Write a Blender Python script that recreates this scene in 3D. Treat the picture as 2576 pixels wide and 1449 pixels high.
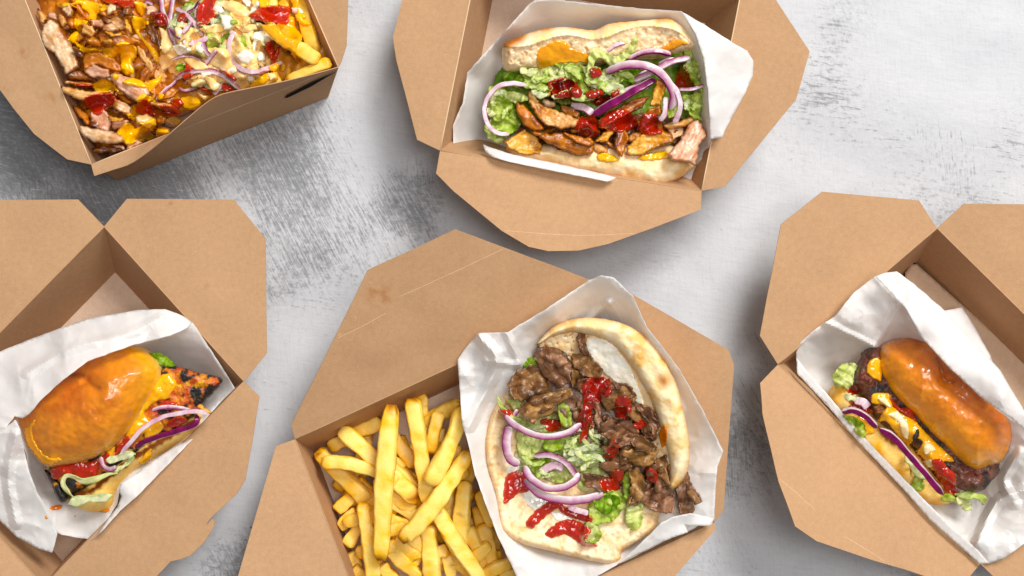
import bpy, math, random
import numpy as np
from mathutils import Vector, geometry
from mathutils.bvhtree import BVHTree

for o in list(bpy.data.objects):
    bpy.data.objects.remove(o, do_unlink=True)
SC = bpy.context.scene
COL = SC.collection

# ---------------------------------------------------------------- camera, light, exposure
HC, RZ, WR = 0.95, 0.055, 0.655          # camera height, rim height of the boxes, width seen at rim height
cam_d = bpy.data.cameras.new('camera'); cam = bpy.data.objects.new('camera', cam_d); COL.objects.link(cam)
cam.location = (0, 0, HC); cam.rotation_euler = (0, 0, 0)
cam_d.sensor_width = 36; cam_d.lens = 36 * (HC - RZ) / WR
cam_d.clip_start = 0.01; cam_d.clip_end = 50
SC.camera = cam
world = bpy.data.worlds.new('World'); SC.world = world; world.use_nodes = True
bg = world.node_tree.nodes['Background']
bg.inputs[0].default_value = (0.99, 0.99, 1.0, 1); bg.inputs[1].default_value = 0.26
def area(name, loc, target, size, power, color):
    d = bpy.data.lights.new(name, 'AREA'); d.shape = 'RECTANGLE'; d.size = size[0]; d.size_y = size[1]
    d.energy = power; d.color = color
    o = bpy.data.objects.new(name, d); COL.objects.link(o); o.location = loc
    o.rotation_euler = (Vector(target) - Vector(loc)).to_track_quat('-Z', 'Y').to_euler()
    o['kind'] = 'helper'
    return o
area('studio_softbox', (1.17, 1.86, 2.62), (0.0, 0.0, 0), (1.15, 1.15), 108, (1.0, 0.99, 0.97))
area('overhead_fill', (0.34, 0.16, 2.00), (0.0, 0.0, 0), (0.60, 0.60), 13, (1.0, 0.995, 0.985))  # added unseen fill: lifts level surfaces and sets highlights on the buns
SC.view_settings.view_transform = 'Standard'; SC.view_settings.look = 'None'
SC.view_settings.exposure = 0.12; SC.view_settings.gamma = 1.0; SC.view_settings.use_curve_mapping = False
SC.render.resolution_x = 1024; SC.render.resolution_y = 576

# ---------------------------------------------------------------- measuring: picture points to table points
CR = {'D': (0, 0, 1.0), 'A': (0, 0, .34722), 'B': (955.9, 0, .44275), 'C': (0, 478, .67014), 'Q': (578.6, 566, .60938),
      'E': (1874.2, 465.4, .67882), 'F': (1194.9, 25.2, .31242), 'G': (1182.4, 767.3, .47039), 'H': (742.1, 943.4, .34897),
      'I': (37.7, 842.7, .33158), 'J': (2062.8, 817.6, .34722), 'K': (0, 0, .19531), 'L': (377.3, 0, .19531), 'M': (125.8, 188.7, .19531)}
def D(cr, pts):
    ox, oy, s = CR[cr]
    a = np.array(pts, float)
    a[:, 0] = ox + a[:, 0] * s; a[:, 1] = oy + a[:, 1] * s
    return a
PX = WR / 2576.0                          # metres for one unit of the measuring grid, at rim height
def P(uv, z):
    uv = np.asarray(uv, float).reshape(-1, 2); z = np.broadcast_to(np.asarray(z, float), (len(uv),))
    s = WR * (HC - z) / (HC - RZ) / 2576.0
    return np.stack([(uv[:, 0] - 1288) * s, -(uv[:, 1] - 724.5) * s, z], 1)

# ---------------------------------------------------------------- numbers: noise, interpolation
_rs = np.random.RandomState(7)
_perm = np.concatenate([_rs.permutation(256)] * 3)
_grad = _rs.normal(size=(256, 3)); _grad /= np.linalg.norm(_grad, axis=1)[:, None]
def perlin(p):
    p = np.asarray(p, float); i = np.floor(p).astype(int); f = p - i; i &= 255
    w = f * f * f * (f * (f * 6 - 15) + 10)
    r = 0
    for dx in (0, 1):
        for dy in (0, 1):
            for dz in (0, 1):
                h = _perm[_perm[_perm[(i[:, 0] + dx) & 255] + ((i[:, 1] + dy) & 255)] + ((i[:, 2] + dz) & 255)]
                g = (_grad[h] * (f - np.array([dx, dy, dz]))).sum(1)
                k = (w[:, 0] if dx else 1 - w[:, 0]) * (w[:, 1] if dy else 1 - w[:, 1]) * (w[:, 2] if dz else 1 - w[:, 2])
                r = r + g * k
    return r * 1.6
def fbm(p, o=3):
    r = 0; a = 1.0; p = np.asarray(p, float)
    for k in range(o):
        r = r + a * perlin(p * 2 ** k + 17.3 * k); a *= .5
    return r
def n2(uv, f, seed, o=3):
    uv = np.asarray(uv, float)
    return fbm(np.stack([uv[:, 0] * f, uv[:, 1] * f, np.full(len(uv), seed * 3.71 + .5)], 1), o)
def tps(ctrl):
    c = np.array(ctrl, float); X = c[:, :2] / 100.0; n = len(c)
    def U(r2): return np.where(r2 > 1e-12, r2 * np.log(np.maximum(r2, 1e-12)), 0)
    K = U(((X[:, None] - X[None]) ** 2).sum(2)) + np.eye(n) * 1e-3
    Pm = np.hstack([np.ones((n, 1)), X]); A = np.zeros((n + 3, n + 3))
    A[:n, :n] = K; A[:n, n:] = Pm; A[n:, :n] = Pm.T
    w = np.linalg.lstsq(A, np.concatenate([c[:, 2], np.zeros(3)]), rcond=None)[0]
    def f(uv):
        q = np.asarray(uv, float) / 100.0
        return U(((q[:, None] - X[None]) ** 2).sum(2)) @ w[:n] + w[n] + q @ w[n + 1:]
    return f
def zf(z):
    if callable(z): return z
    if isinstance(z, (int, float)): return lambda uv: np.full(len(uv), float(z))
    return tps(z)
def lin(h):
    h = h.lstrip('#'); c = np.array([int(h[i:i + 2], 16) for i in (0, 2, 4)]) / 255.0
    return np.where(c <= .04045, c / 12.92, ((c + .055) / 1.055) ** 2.4)
def mix(a, b, t):
    t = np.clip(np.asarray(t, float), 0, 1)[:, None]; return a * (1 - t) + b * t
def sm(x, a, b):
    t = np.clip((x - a) / (b - a), 0, 1); return t * t * (3 - 2 * t)

# ---------------------------------------------------------------- outlines and meshes
def smooth_closed(p, step, corner=False):
    p = np.asarray(p, float); n = len(p)
    out = []
    for i in range(n):
        p0, p1, p2, p3 = p[i - 1], p[i], p[(i + 1) % n], p[(i + 2) % n]
        L = np.linalg.norm(p2 - p1); k = max(1, int(round(L / step)))
        t = np.arange(k)[:, None] / k
        if corner: out.append(p1 + (p2 - p1) * t)
        else: out.append(.5 * (2 * p1 + (p2 - p0) * t + (2 * p0 - 5 * p1 + 4 * p2 - p3) * t ** 2 + (3 * p1 - p0 - 3 * p2 + p3) * t ** 3))
    return np.vstack(out)
def smooth_open(p, n):
    p = np.asarray(p, float); q = np.vstack([2 * p[0] - p[1], p, 2 * p[-1] - p[-2]])
    out = []
    m = len(p) - 1
    for s in np.linspace(0, m - 1e-9, n * 4):
        i = int(s); t = s - i; p0, p1, p2, p3 = q[i:i + 4]
        out.append(.5 * (2 * p1 + (p2 - p0) * t + (2 * p0 - 5 * p1 + 4 * p2 - p3) * t ** 2 + (3 * p1 - p0 - 3 * p2 + p3) * t ** 3))
    out = np.array(out); L = np.concatenate([[0], np.cumsum(np.linalg.norm(np.diff(out, axis=0), axis=1))])
    s = np.linspace(0, L[-1], n)
    return np.stack([np.interp(s, L, out[:, k]) for k in range(out.shape[1])], 1)
def sdist(q, poly):
    a = poly; b = np.roll(poly, -1, 0); ab = b - a; d2 = np.full(len(q), 1e18); ins = np.zeros(len(q), bool)
    for i in range(len(a)):
        ap = q - a[i]; t = np.clip((ap @ ab[i]) / max(ab[i] @ ab[i], 1e-12), 0, 1)
        e = ap - t[:, None] * ab[i]; d2 = np.minimum(d2, (e * e).sum(1))
        c = (a[i, 1] > q[:, 1]) != (b[i, 1] > q[:, 1])
        if c.any():
            x = a[i, 0] + (q[:, 1] - a[i, 1]) / (ab[i, 1] if abs(ab[i, 1]) > 1e-12 else 1e-12) * ab[i, 0]
            ins ^= c & (q[:, 0] < x)
    return np.sqrt(d2), ins
def pdist(q, line):
    d2 = np.full(len(q), 1e18)
    for a, b in zip(line[:-1], line[1:]):
        ab = b - a; ap = q - a; t = np.clip((ap @ ab) / max(ab @ ab, 1e-12), 0, 1); e = ap - t[:, None] * ab; d2 = np.minimum(d2, (e * e).sum(1))
    return np.sqrt(d2)
def tri(poly, step):
    lo, hi = poly.min(0), poly.max(0)
    gx, gy = np.meshgrid(np.arange(lo[0], hi[0], step), np.arange(lo[1], hi[1], step * .87))
    gx = gx + (np.arange(gx.shape[0])[:, None] % 2) * step * .5
    q = np.stack([gx.ravel(), gy.ravel()], 1)
    d, ins = sdist(q, poly); q = q[ins & (d > step * .55)]
    n = len(poly)
    V = [Vector((float(x), float(y))) for x, y in poly] + [Vector((float(x), float(y))) for x, y in q]
    vo, eo, fo = geometry.delaunay_2d_cdt(V, [], [list(range(n))], 1, 1e-4)[:3]
    uv = np.array([[v.x, v.y] for v in vo]); T = np.array([f for f in fo if len(f) == 3], int)
    d, _ = sdist(uv, poly)
    e = np.sort(np.vstack([T[:, [0, 1]], T[:, [1, 2]], T[:, [2, 0]]]), 1)
    u, c = np.unique(e, axis=0, return_counts=True)
    bd = np.zeros(len(uv), bool); bd[u[c == 1].ravel()] = True
    d[bd] = 0
    a = uv[T[:, 1]] - uv[T[:, 0]]; b = uv[T[:, 2]] - uv[T[:, 0]]
    flip = (a[:, 0] * b[:, 1] - a[:, 1] * b[:, 0]) > 0          # v runs down the picture
    T[flip] = T[flip][:, ::-1]
    return uv, T, d, bd
FOOD = {'v': [], 't': [], 'n': 0, 'bvh': None}
def mesh(name, v, faces, mat, parent=None, smooth=True, col=None, solid=False, thick=None, off=0.0):
    v = np.asarray(v, float)
    if parent is not None: org = np.array(parent['org'])
    else: org = np.array([v[:, 0].mean(), v[:, 1].mean(), v[:, 2].min()])
    me = bpy.data.meshes.new(name)
    me.from_pydata((v - org).tolist(), [], faces.tolist() if isinstance(faces, np.ndarray) else faces)
    if col is not None:
        at = me.color_attributes.new('Col', 'FLOAT_COLOR', 'POINT')
        c = np.ones((len(v), 4)); c[:, :3] = col; at.data.foreach_set('color', c.ravel())
    if smooth: me.polygons.foreach_set('use_smooth', [True] * len(me.polygons))
    me.materials.append(mat); me.update()
    o = bpy.data.objects.new(name, me); COL.objects.link(o)
    if parent is not None:
        o.parent = parent
        if 'off' in parent: o.location = (0, 0, 0)
    else: o.location = org
    o['org'] = org.tolist()
    if thick:
        m = o.modifiers.new('thickness', 'SOLIDIFY'); m.thickness = thick; m.offset = off
        if thick >= .0005 and smooth and mat.name.startswith('kraft'):
            e = o.modifiers.new('crisp_edges', 'EDGE_SPLIT'); e.split_angle = math.radians(35)
    if solid:
        FOOD['v'].append(v); 
        for f in faces: FOOD['t'].append([int(i) + FOOD['n'] for i in f])
        FOOD['n'] += len(v)
    return o
def tag(o, label, cat, group=None, kind=None):
    o['label'] = label; o['category'] = cat
    if group: o['group'] = group
    if kind: o['kind'] = kind
    return o
def thing(name, label, cat, loc, group=None):
    o = bpy.data.objects.new(name, None); COL.objects.link(o); o.location = loc; o['org'] = list(map(float, loc))
    o.empty_display_size = 0.02
    return tag(o, label, cat, group)
def fresh(clear=False):
    FOOD['bvh'] = None
    if clear: FOOD.update(v=[], t=[], n=0)
def cast(uv):
    if FOOD['bvh'] is None:
        FOOD['bvh'] = BVHTree.FromPolygons([tuple(x) for x in np.vstack(FOOD['v'])], FOOD['t'])
    o = Vector((0, 0, HC)); r = np.empty(len(uv)); w = P(uv, 0.0)
    for i in range(len(uv)):
        h = FOOD['bvh'].ray_cast(o, (Vector(w[i]) - o).normalized())[0]
        r[i] = h.z if h else 0.012
    return r
def lap(z, T, it):
    n = len(z); e = np.vstack([T[:, [0, 1]], T[:, [1, 2]], T[:, [2, 0]]]); cnt = np.bincount(e.ravel(), minlength=n)
    for _ in range(it):
        s = np.bincount(e[:, 0], z[e[:, 1]], n) + np.bincount(e[:, 1], z[e[:, 0]], n)
        z = .3 * z + .7 * s / np.maximum(cnt, 1)
    return z
def rag(poly, amp, f, seed):
    if amp <= 0: return poly
    t = np.roll(poly, -1, 0) - np.roll(poly, 1, 0); t /= np.linalg.norm(t, axis=1)[:, None] + 1e-9
    return poly + np.stack([t[:, 1], -t[:, 0]], 1) * (n2(poly, f, seed, 3) * amp)[:, None]
def pillow(name, outline, z, h, mat, hb=None, r=None, step=4.0, jag=0, jagf=.06, nz=0, nf=.05, seed=0, colf=None, parent=None,
           corner=False, extra=None, power=.5, solid=True, label=None, side=None):
    """A closed solid with the given outline: rounded rim of radius r, height h over its middle plane, hb under it."""
    poly = smooth_closed(outline, step, corner); poly = rag(poly, jag, jagf, seed)
    uv, T, d, bd = tri(poly, step)
    if r is None: r = d.max()
    q = np.clip(d / r, 0, 1); prof = (1 - (1 - q) ** 2) ** power
    z0 = zf(z)(uv); nn = n2(uv, nf, seed) if nz else 0
    top = z0 + h * prof + (nz * nn * np.minimum(1, d / 6.0) if nz else 0)
    if extra is not None: top = top + extra(uv, d)
    hb = h * .6 if hb is None else hb
    bot = np.minimum(z0 - hb * prof + (nz * .6 * nn * np.minimum(1, d / 6.0) if nz else 0), top)
    vt = P(uv, top); ins = np.where(~bd)[0]; vb = vt[ins].copy(); vb[:, 2] = bot[ins]
    m = np.arange(len(uv)); m[ins] = len(uv) + np.arange(len(ins))
    V = np.vstack([vt, vb]); F = np.vstack([T, m[T][:, ::-1]])
    c = None
    if colf is not None:
        ct = colf(uv, d, top); c = np.vstack([ct, ct[ins]])
    return mesh(name, V, F, mat, parent, True, c, solid)
def sheet(name, outline, ctrl, mat, step=6.0, thick=.00025, corner=True, jag=0, jagf=.1, extra=None, colf=None, parent=None, seed=0,
          smooth=True, solid=True):
    poly = smooth_closed(outline, step, corner); poly = rag(poly, jag, jagf, seed)
    uv, T, d, bd = tri(poly, step); z = zf(ctrl)(uv)
    if extra is not None: z = z + extra(uv, d)
    V = P(uv, np.maximum(z, .0012))
    return mesh(name, V, T, mat, parent, smooth, colf(uv, d, z) if colf else None, solid, thick)
def drape(name, outline, h, mat, colf=None, parent=None, step=2.6, jag=1.2, seed=0, it=10, r=None, solid=True, lift=.0002, nz=.0003):
    """Sauce poured over whatever lies below: follows the food's height, bulges by h, thin rounded rim."""
    poly = smooth_closed(outline, step); poly = rag(poly, jag, .09, seed)
    uv, T, d, bd = tri(poly, step); z0 = cast(uv)
    zs = z0
    for _ in range(5): zs = np.maximum(lap(zs, T, it), z0 - .0002)
    zs = lap(zs, T, 3)
    r = r or min(d.max(), 20.0); q = np.clip(d / r, 0, 1); prof = np.sqrt(1 - (1 - q) ** 2)
    top = zs + lift + h * prof * (1 + .35 * n2(uv, .03, seed + 5)) + nz * n2(uv, .08, seed)
    top = np.maximum(top, np.where(q > .35, z0 + .0003, top))
    top[bd] = np.minimum(z0, zs)[bd] - .0004
    vt = P(uv, top); ins = np.where(~bd)[0]; vb = vt[ins].copy(); vb[:, 2] = np.minimum(z0[ins], top[ins]) - .0012
    m = np.arange(len(uv)); m[ins] = len(uv) + np.arange(len(ins))
    c = None
    if colf is not None:
        ct = colf(uv, d, top); c = np.vstack([ct, ct[ins]])
    return mesh(name, np.vstack([vt, vb]), np.vstack([T, m[T][:, ::-1]]), mat, parent, True, c, solid)
def sweep(name, path, sec, mat, n=26, taper=None, roll=0.0, parent=None, colf=None, wob=0, wf=.05, seed=0, solid=True, smooth=True, up=None, sharp=None):
    """path: (u, v, z) list; sec: closed section [(a, b)] in metres, a to the side, b up."""
    p = smooth_open(path, n); c = P(p[:, :2], p[:, 2]); t = np.gradient(c, axis=0); t /= np.linalg.norm(t, axis=1)[:, None]
    upv = np.array([0, 0, 1.0]) if up is None else np.array(up, float)
    sd = np.cross(t, upv); sd /= np.linalg.norm(sd, axis=1)[:, None] + 1e-9; u2 = np.cross(sd, t)
    s = np.linspace(0, 1, n); rl = roll(s) if callable(roll) else np.full(n, roll)
    A = sd * np.cos(rl)[:, None] + u2 * np.sin(rl)[:, None]; B = -sd * np.sin(rl)[:, None] + u2 * np.cos(rl)[:, None]
    sec = np.asarray(sec, float); m = len(sec); k = taper(s) if taper else np.ones(n)
    V = c[:, None] + (A[:, None] * sec[None, :, :1] + B[:, None] * sec[None, :, 1:]) * k[:, None, None]
    if wob:
        q = V.reshape(-1, 3) / .001 * wf; o = np.stack([fbm(q + seed * 5.1, 2), fbm(q + seed * 5.1 + 40, 2), fbm(q + seed * 5.1 + 80, 2)], 1)
        V = V + (o * wob).reshape(V.shape)
    V = V.reshape(-1, 3); F = []
    for i in range(n - 1):
        for j in range(m):
            j2 = (j + 1) % m; F.append((i * m + j, i * m + j2, (i + 1) * m + j2, (i + 1) * m + j))
    a = len(V); V = np.vstack([V, c[:1], c[-1:]])
    for j in range(m):
        j2 = (j + 1) % m; F.append((a, j2, j)); F.append((a + 1, (n - 1) * m + j, (n - 1) * m + j2))
    col = None
    if colf is not None:
        S = np.repeat(s, m); J = np.tile(np.arange(m), n); col = colf(S, J, V[:a]); col = np.vstack([col, col[:1], col[a - 1:a]])
    o = mesh(name, V, F, mat, parent, smooth, col, solid)
    if sharp: o.data.set_sharp_from_angle(angle=math.radians(sharp))
    return o
def tube(name, pts, r, mat, parent=None, n=None, m=8):
    sec = [(r * math.cos(2 * math.pi * k / m), r * math.sin(2 * math.pi * k / m)) for k in range(m)]
    pts = np.asarray(pts, float)            # world points
    c = pts; t = np.gradient(c, axis=0); t /= np.linalg.norm(t, axis=1)[:, None]
    sd = np.cross(t, [0, 0, 1.0]); sd /= np.linalg.norm(sd, axis=1)[:, None]; u2 = np.cross(sd, t)
    sec = np.array(sec); V = (c[:, None] + sd[:, None] * sec[None, :, :1] + u2[:, None] * sec[None, :, 1:]).reshape(-1, 3)
    F = [(i * m + j, i * m + (j + 1) % m, (i + 1) * m + (j + 1) % m, (i + 1) * m + j) for i in range(len(c) - 1) for j in range(m)]
    F += [tuple(range(m))[::-1], tuple((len(c) - 1) * m + j for j in range(m))]
    return mesh(name, V, F, mat, parent, True)

# ---------------------------------------------------------------- materials
def nodes(name):
    m = bpy.data.materials.new(name); m.use_nodes = True
    t = m.node_tree; b = t.nodes['Principled BSDF']
    return m, t, b
def N(t, kind, **kw):
    n = t.nodes.new(kind)
    for k, v in kw.items():
        if k in n.inputs: n.inputs[k].default_value = v
        else: setattr(n, k, v)
    return n
def noise(t, scale, detail=3, rough=.55, vec=None, dist=0):
    n = N(t, 'ShaderNodeTexNoise', Scale=scale, Detail=detail, Roughness=rough, Distortion=dist)
    if vec is not None: t.links.new(vec, n.inputs['Vector'])
    return n.outputs['Fac']
def ramp(t, fac, stops):
    r = t.nodes.new('ShaderNodeValToRGB'); e = r.color_ramp.elements
    while len(e) < len(stops): e.new(.5)
    for i, (p, c) in enumerate(stops):
        e[i].position = p; e[i].color = (c, c, c, 1) if isinstance(c, (int, float)) else (*c, 1)
    t.links.new(fac, r.inputs[0]); return r.outputs[0]
def mixc(t, fac, a, b, mode='MIX'):
    n = t.nodes.new('ShaderNodeMix'); n.data_type = 'RGBA'; n.blend_type = mode
    for s, x in ((0, fac), (6, a), (7, b)):
        if hasattr(x, 'is_linked'): t.links.new(x, n.inputs[s])
        elif isinstance(x, (int, float)): n.inputs[s].default_value = x
        else: n.inputs[s].default_value = (*x, 1)
    return n.outputs[2]
def math_(t, op, a, b=None):
    n = t.nodes.new('ShaderNodeMath'); n.operation = op
    for s, x in ((0, a), (1, b)):
        if x is None: continue
        if hasattr(x, 'is_linked'): t.links.new(x, n.inputs[s])
        else: n.inputs[s].default_value = x
    return n.outputs[0]
def bump(t, b, h, strength, dist):
    n = N(t, 'ShaderNodeBump', Strength=strength, Distance=dist); t.links.new(h, n.inputs['Height']); t.links.new(n.outputs[0], b.inputs['Normal'])
def geo_pos(t): return t.nodes.new('ShaderNodeNewGeometry').outputs['Position']
def food_mat(name, rough=.5, spec=.5, sss=0.0, radius=(.004, .0015, .0006), sscale=1.0, vs=600, va=.18, bs=500, bst=.25, bd=.0006, coat=0.0, coatr=.1,
             trans=0.0, base=None, rv=0.0):
    m, t, b = nodes(name); pos = geo_pos(t)
    if base is None:
        a = N(t, 'ShaderNodeAttribute', attribute_name='Col'); c = a.outputs['Color']
    else:
        c = N(t, 'ShaderNodeRGB').outputs[0]; c.default_value = (*base, 1)
    nz = noise(t, vs, 4, .6, pos)
    f = ramp(t, nz, [(.25, 1 - va), (.75, 1 + va * .4)])
    c2 = mixc(t, 1.0, c, f, 'MULTIPLY')
    hs = N(t, 'ShaderNodeHueSaturation', Saturation=1.16, Value=1.12); t.links.new(c2, hs.inputs['Color']); c2 = hs.outputs[0]
    t.links.new(c2, b.inputs['Base Color'])
    b.inputs['Roughness'].default_value = rough; b.inputs['Specular IOR Level'].default_value = spec
    if rv:
        rr = ramp(t, noise(t, vs * .4, 3, .6, pos), [(.3, max(.04, rough - rv)), (.7, min(1, rough + rv))]); t.links.new(rr, b.inputs['Roughness'])
    if sss:
        b.inputs['Subsurface Weight'].default_value = sss; b.inputs['Subsurface Radius'].default_value = radius; b.inputs['Subsurface Scale'].default_value = sscale
    b.inputs['Coat Weight'].default_value = coat; b.inputs['Coat Roughness'].default_value = coatr
    if bst: bump(t, b, noise(t, bs, 4, .6, pos), bst, bd)
    if trans:
        tr = N(t, 'ShaderNodeBsdfTranslucent'); t.links.new(c2, tr.inputs['Color'])
        mx = N(t, 'ShaderNodeMixShader', Fac=trans); out = t.nodes['Material Output']
        t.links.new(b.outputs[0], mx.inputs[1]); t.links.new(tr.outputs[0], mx.inputs[2]); t.links.new(mx.outputs[0], out.inputs['Surface'])
    return m
def kraft_mat(name, c0, c1, stains=()):
    m, t, b = nodes(name); pos = geo_pos(t)
    st = N(t, 'ShaderNodeMapping'); st.inputs['Scale'].default_value = (1, 1, 1); t.links.new(pos, st.inputs['Vector'])
    fine = noise(t, 1500, 3, .7, pos); mid = noise(t, 300, 3, .6, pos); big = noise(t, 14, 3, .5, pos)
    f = math_(t, 'ADD', math_(t, 'MULTIPLY', fine, .50), math_(t, 'ADD', math_(t, 'MULTIPLY', mid, .30), math_(t, 'MULTIPLY', big, .20)))
    c = ramp(t, f, [(.36, lin(c0)), (.62, lin(c1))])
    v = N(t, 'ShaderNodeTexVoronoi', Scale=260.0); t.links.new(pos, v.inputs['Vector'])
    sp = ramp(t, v.outputs['Distance'], [(.035, 1.0), (.09, 0.0)])
    gate = ramp(t, noise(t, 120, 2, .5, pos), [(.50, 0.0), (.60, .55)])
    c = mixc(t, math_(t, 'MULTIPLY', sp, gate), c, lin('#8d6238'))
    for (u, v, z, r, k) in stains:
        n = N(t, 'ShaderNodeVectorMath', operation='DISTANCE'); t.links.new(pos, n.inputs[0]); n.inputs[1].default_value = tuple(P([(u, v)], z)[0])
        mr = N(t, 'ShaderNodeMapRange'); mr.interpolation_type = 'SMOOTHSTEP'; t.links.new(n.outputs['Value'], mr.inputs[0])
        mr.inputs[1].default_value = r * PX; mr.inputs[2].default_value = r * PX * .2; mr.inputs[3].default_value = 0; mr.inputs[4].default_value = 1
        c = mixc(t, math_(t, 'MULTIPLY', mr.outputs[0], ramp(t, noise(t, 160, 3, .6, pos), [(.42, 0.0), (.62, k)])), c, lin('#a3622a'))
    lf = ramp(t, noise(t, 420, 2, .5, pos, 1.5), [(.70, 0.0), (.76, .35)])
    c = mixc(t, lf, c, lin('#e2bf96'))
    t.links.new(c, b.inputs['Base Color'])
    b.inputs['Roughness'].default_value = .78; b.inputs['Specular IOR Level'].default_value = .25
    bump(t, b, math_(t, 'ADD', fine, math_(t, 'MULTIPLY', mid, 1.2)), .25, .0003)
    return m
STAINS = [(955, 745, .085, 46, .55), (930, 720, .085, 26, .5), (518, 1182, .062, 16, .7), (1165, 655, .085, 18, .3), (430, 512, .056, 10, .5), (60, 130, .054, 24, .5), (130, 250, .054, 30, .45), (440, 535, .056, 8, .4), (1330, 790, .06, 20, .3),
          (2180, 1300, .062, 14, .3), (1200, 560, .058, 12, .3), (1900, 300, .06, 14, .3), (700, 1300, .058, 16, .3), (520, 720, .056, 10, .35)]
KRAFT = kraft_mat('kraft_board', '#b18864', '#c39a71', STAINS)
KEDGE = kraft_mat('kraft_cut_edge', '#d8b48a', '#e6c8a2')
KFLOOR = kraft_mat('kraft_lined_floor', '#c6a58a', '#d8bda6')
KFLOOR.node_tree.nodes['Principled BSDF'].inputs['Roughness'].default_value = .42
NAPK = kraft_mat('brown_napkin_paper', '#c3a284', '#d3b599')

def table_mat():
    m, t, b = nodes('distressed_white_paint'); pos = geo_pos(t)
    def mapped(rot, sc):
        r = N(t, 'ShaderNodeMapping'); r.vector_type = 'POINT'
        r.inputs['Rotation'].default_value = (0, 0, math.radians(rot)); t.links.new(pos, r.inputs['Vector'])
        s = N(t, 'ShaderNodeMapping'); s.inputs['Scale'].default_value = (sc[0], sc[1], 1); t.links.new(r.outputs[0], s.inputs['Vector'])
        return s.outputs[0]
    # where the paint turns greyer: zones at set spots of the board, and patches elsewhere
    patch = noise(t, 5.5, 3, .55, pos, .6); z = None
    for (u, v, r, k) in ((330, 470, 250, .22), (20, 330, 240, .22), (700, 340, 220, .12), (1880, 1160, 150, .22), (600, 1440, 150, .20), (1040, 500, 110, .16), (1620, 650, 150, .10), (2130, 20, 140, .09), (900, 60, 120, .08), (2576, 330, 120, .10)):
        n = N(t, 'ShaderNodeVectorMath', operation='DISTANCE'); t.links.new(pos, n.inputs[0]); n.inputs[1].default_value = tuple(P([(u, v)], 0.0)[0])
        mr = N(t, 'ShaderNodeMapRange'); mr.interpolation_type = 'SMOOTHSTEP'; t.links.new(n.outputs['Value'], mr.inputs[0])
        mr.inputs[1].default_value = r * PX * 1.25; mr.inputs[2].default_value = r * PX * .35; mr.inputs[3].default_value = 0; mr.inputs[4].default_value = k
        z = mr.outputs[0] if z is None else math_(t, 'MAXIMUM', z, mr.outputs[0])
    grey_mask = math_(t, 'ADD', z, patch)
    hs = noise(t, 70, 6, .72, mapped(9, (1, 6.5)), .5)             # brush strokes, nearly level
    ds = noise(t, 85, 6, .75, mapped(62, (.7, 9)), .3)             # strokes on the slant
    vs = noise(t, 95, 5, .75, mapped(86, (.6, 8)), .2)
    cl = noise(t, 260, 6, .75, pos, .3)
    pick = ramp(t, noise(t, 7, 2, .5, pos), [(.42, 0.0), (.58, 1.0)])
    pick2 = ramp(t, noise(t, 9, 2, .5, mapped(40, (1, 1.3))), [(.52, 0.0), (.64, 1.0)])
    st = mixc(t, pick, hs, ds); st = mixc(t, pick2, st, vs)
    st = math_(t, 'ADD', math_(t, 'MULTIPLY', st, .62), math_(t, 'MULTIPLY', cl, .38))
    f = math_(t, 'ADD', math_(t, 'MULTIPLY', grey_mask, .62), math_(t, 'MULTIPLY', st, .95))
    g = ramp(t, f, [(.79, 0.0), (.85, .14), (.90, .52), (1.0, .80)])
    soft = ramp(t, noise(t, 11, 4, .6, mapped(12, (1, 2.2)), .5), [(.3, lin('#bfc0c3')), (.7, lin('#cdcdcf'))])
    mot = ramp(t, math_(t, 'ADD', math_(t, 'MULTIPLY', hs, .5), math_(t, 'MULTIPLY', vs, .5)), [(.38, .91), (.50, 1.0), (.62, 1.04)])
    soft = mixc(t, 1.0, soft, mot, 'MULTIPLY')
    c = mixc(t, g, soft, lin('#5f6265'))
    white = ramp(t, noise(t, 120, 5, .7, mapped(4, (.45, 8)), .4), [(.60, 0.0), (.72, .75)])
    c = mixc(t, white, c, lin('#d8d8d8'))
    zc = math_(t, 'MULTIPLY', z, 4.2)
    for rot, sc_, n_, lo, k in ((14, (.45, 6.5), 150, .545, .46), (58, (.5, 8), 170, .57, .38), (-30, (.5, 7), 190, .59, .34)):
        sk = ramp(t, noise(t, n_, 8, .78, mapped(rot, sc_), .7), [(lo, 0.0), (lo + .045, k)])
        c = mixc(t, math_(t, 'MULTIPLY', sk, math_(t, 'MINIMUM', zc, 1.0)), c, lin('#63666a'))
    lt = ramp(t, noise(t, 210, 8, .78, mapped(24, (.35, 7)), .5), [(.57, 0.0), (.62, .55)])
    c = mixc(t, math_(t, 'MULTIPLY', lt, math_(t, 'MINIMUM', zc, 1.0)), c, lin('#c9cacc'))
    scr = ramp(t, noise(t, 160, 4, .8, mapped(-58, (.35, 12)), .1), [(.64, 0.0), (.72, .55)])
    scg = ramp(t, noise(t, 6.5, 2, .5, mapped(20, (1, 1))), [(.55, 0.0), (.66, 1.0)])
    c = mixc(t, math_(t, 'MULTIPLY', scr, scg), c, lin('#8a8c8e'))
    v = N(t, 'ShaderNodeTexVoronoi', Scale=46.0); t.links.new(pos, v.inputs['Vector'])
    dots = ramp(t, v.outputs['Distance'], [(.03, .8), (.055, 0.0)])
    dg = ramp(t, noise(t, 30, 2, .5, pos), [(.6, 0.0), (.64, 1.0)])
    c = mixc(t, math_(t, 'MULTIPLY', dots, dg), c, lin('#55585a'))
    t.links.new(c, b.inputs['Base Color'])
    b.inputs['Roughness'].default_value = .55; b.inputs['Specular IOR Level'].default_value = .18
    bump(t, b, math_(t, 'ADD', math_(t, 'MULTIPLY', hs, .6), cl), .30, .0009)
    return m
TABLE = table_mat()

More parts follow.
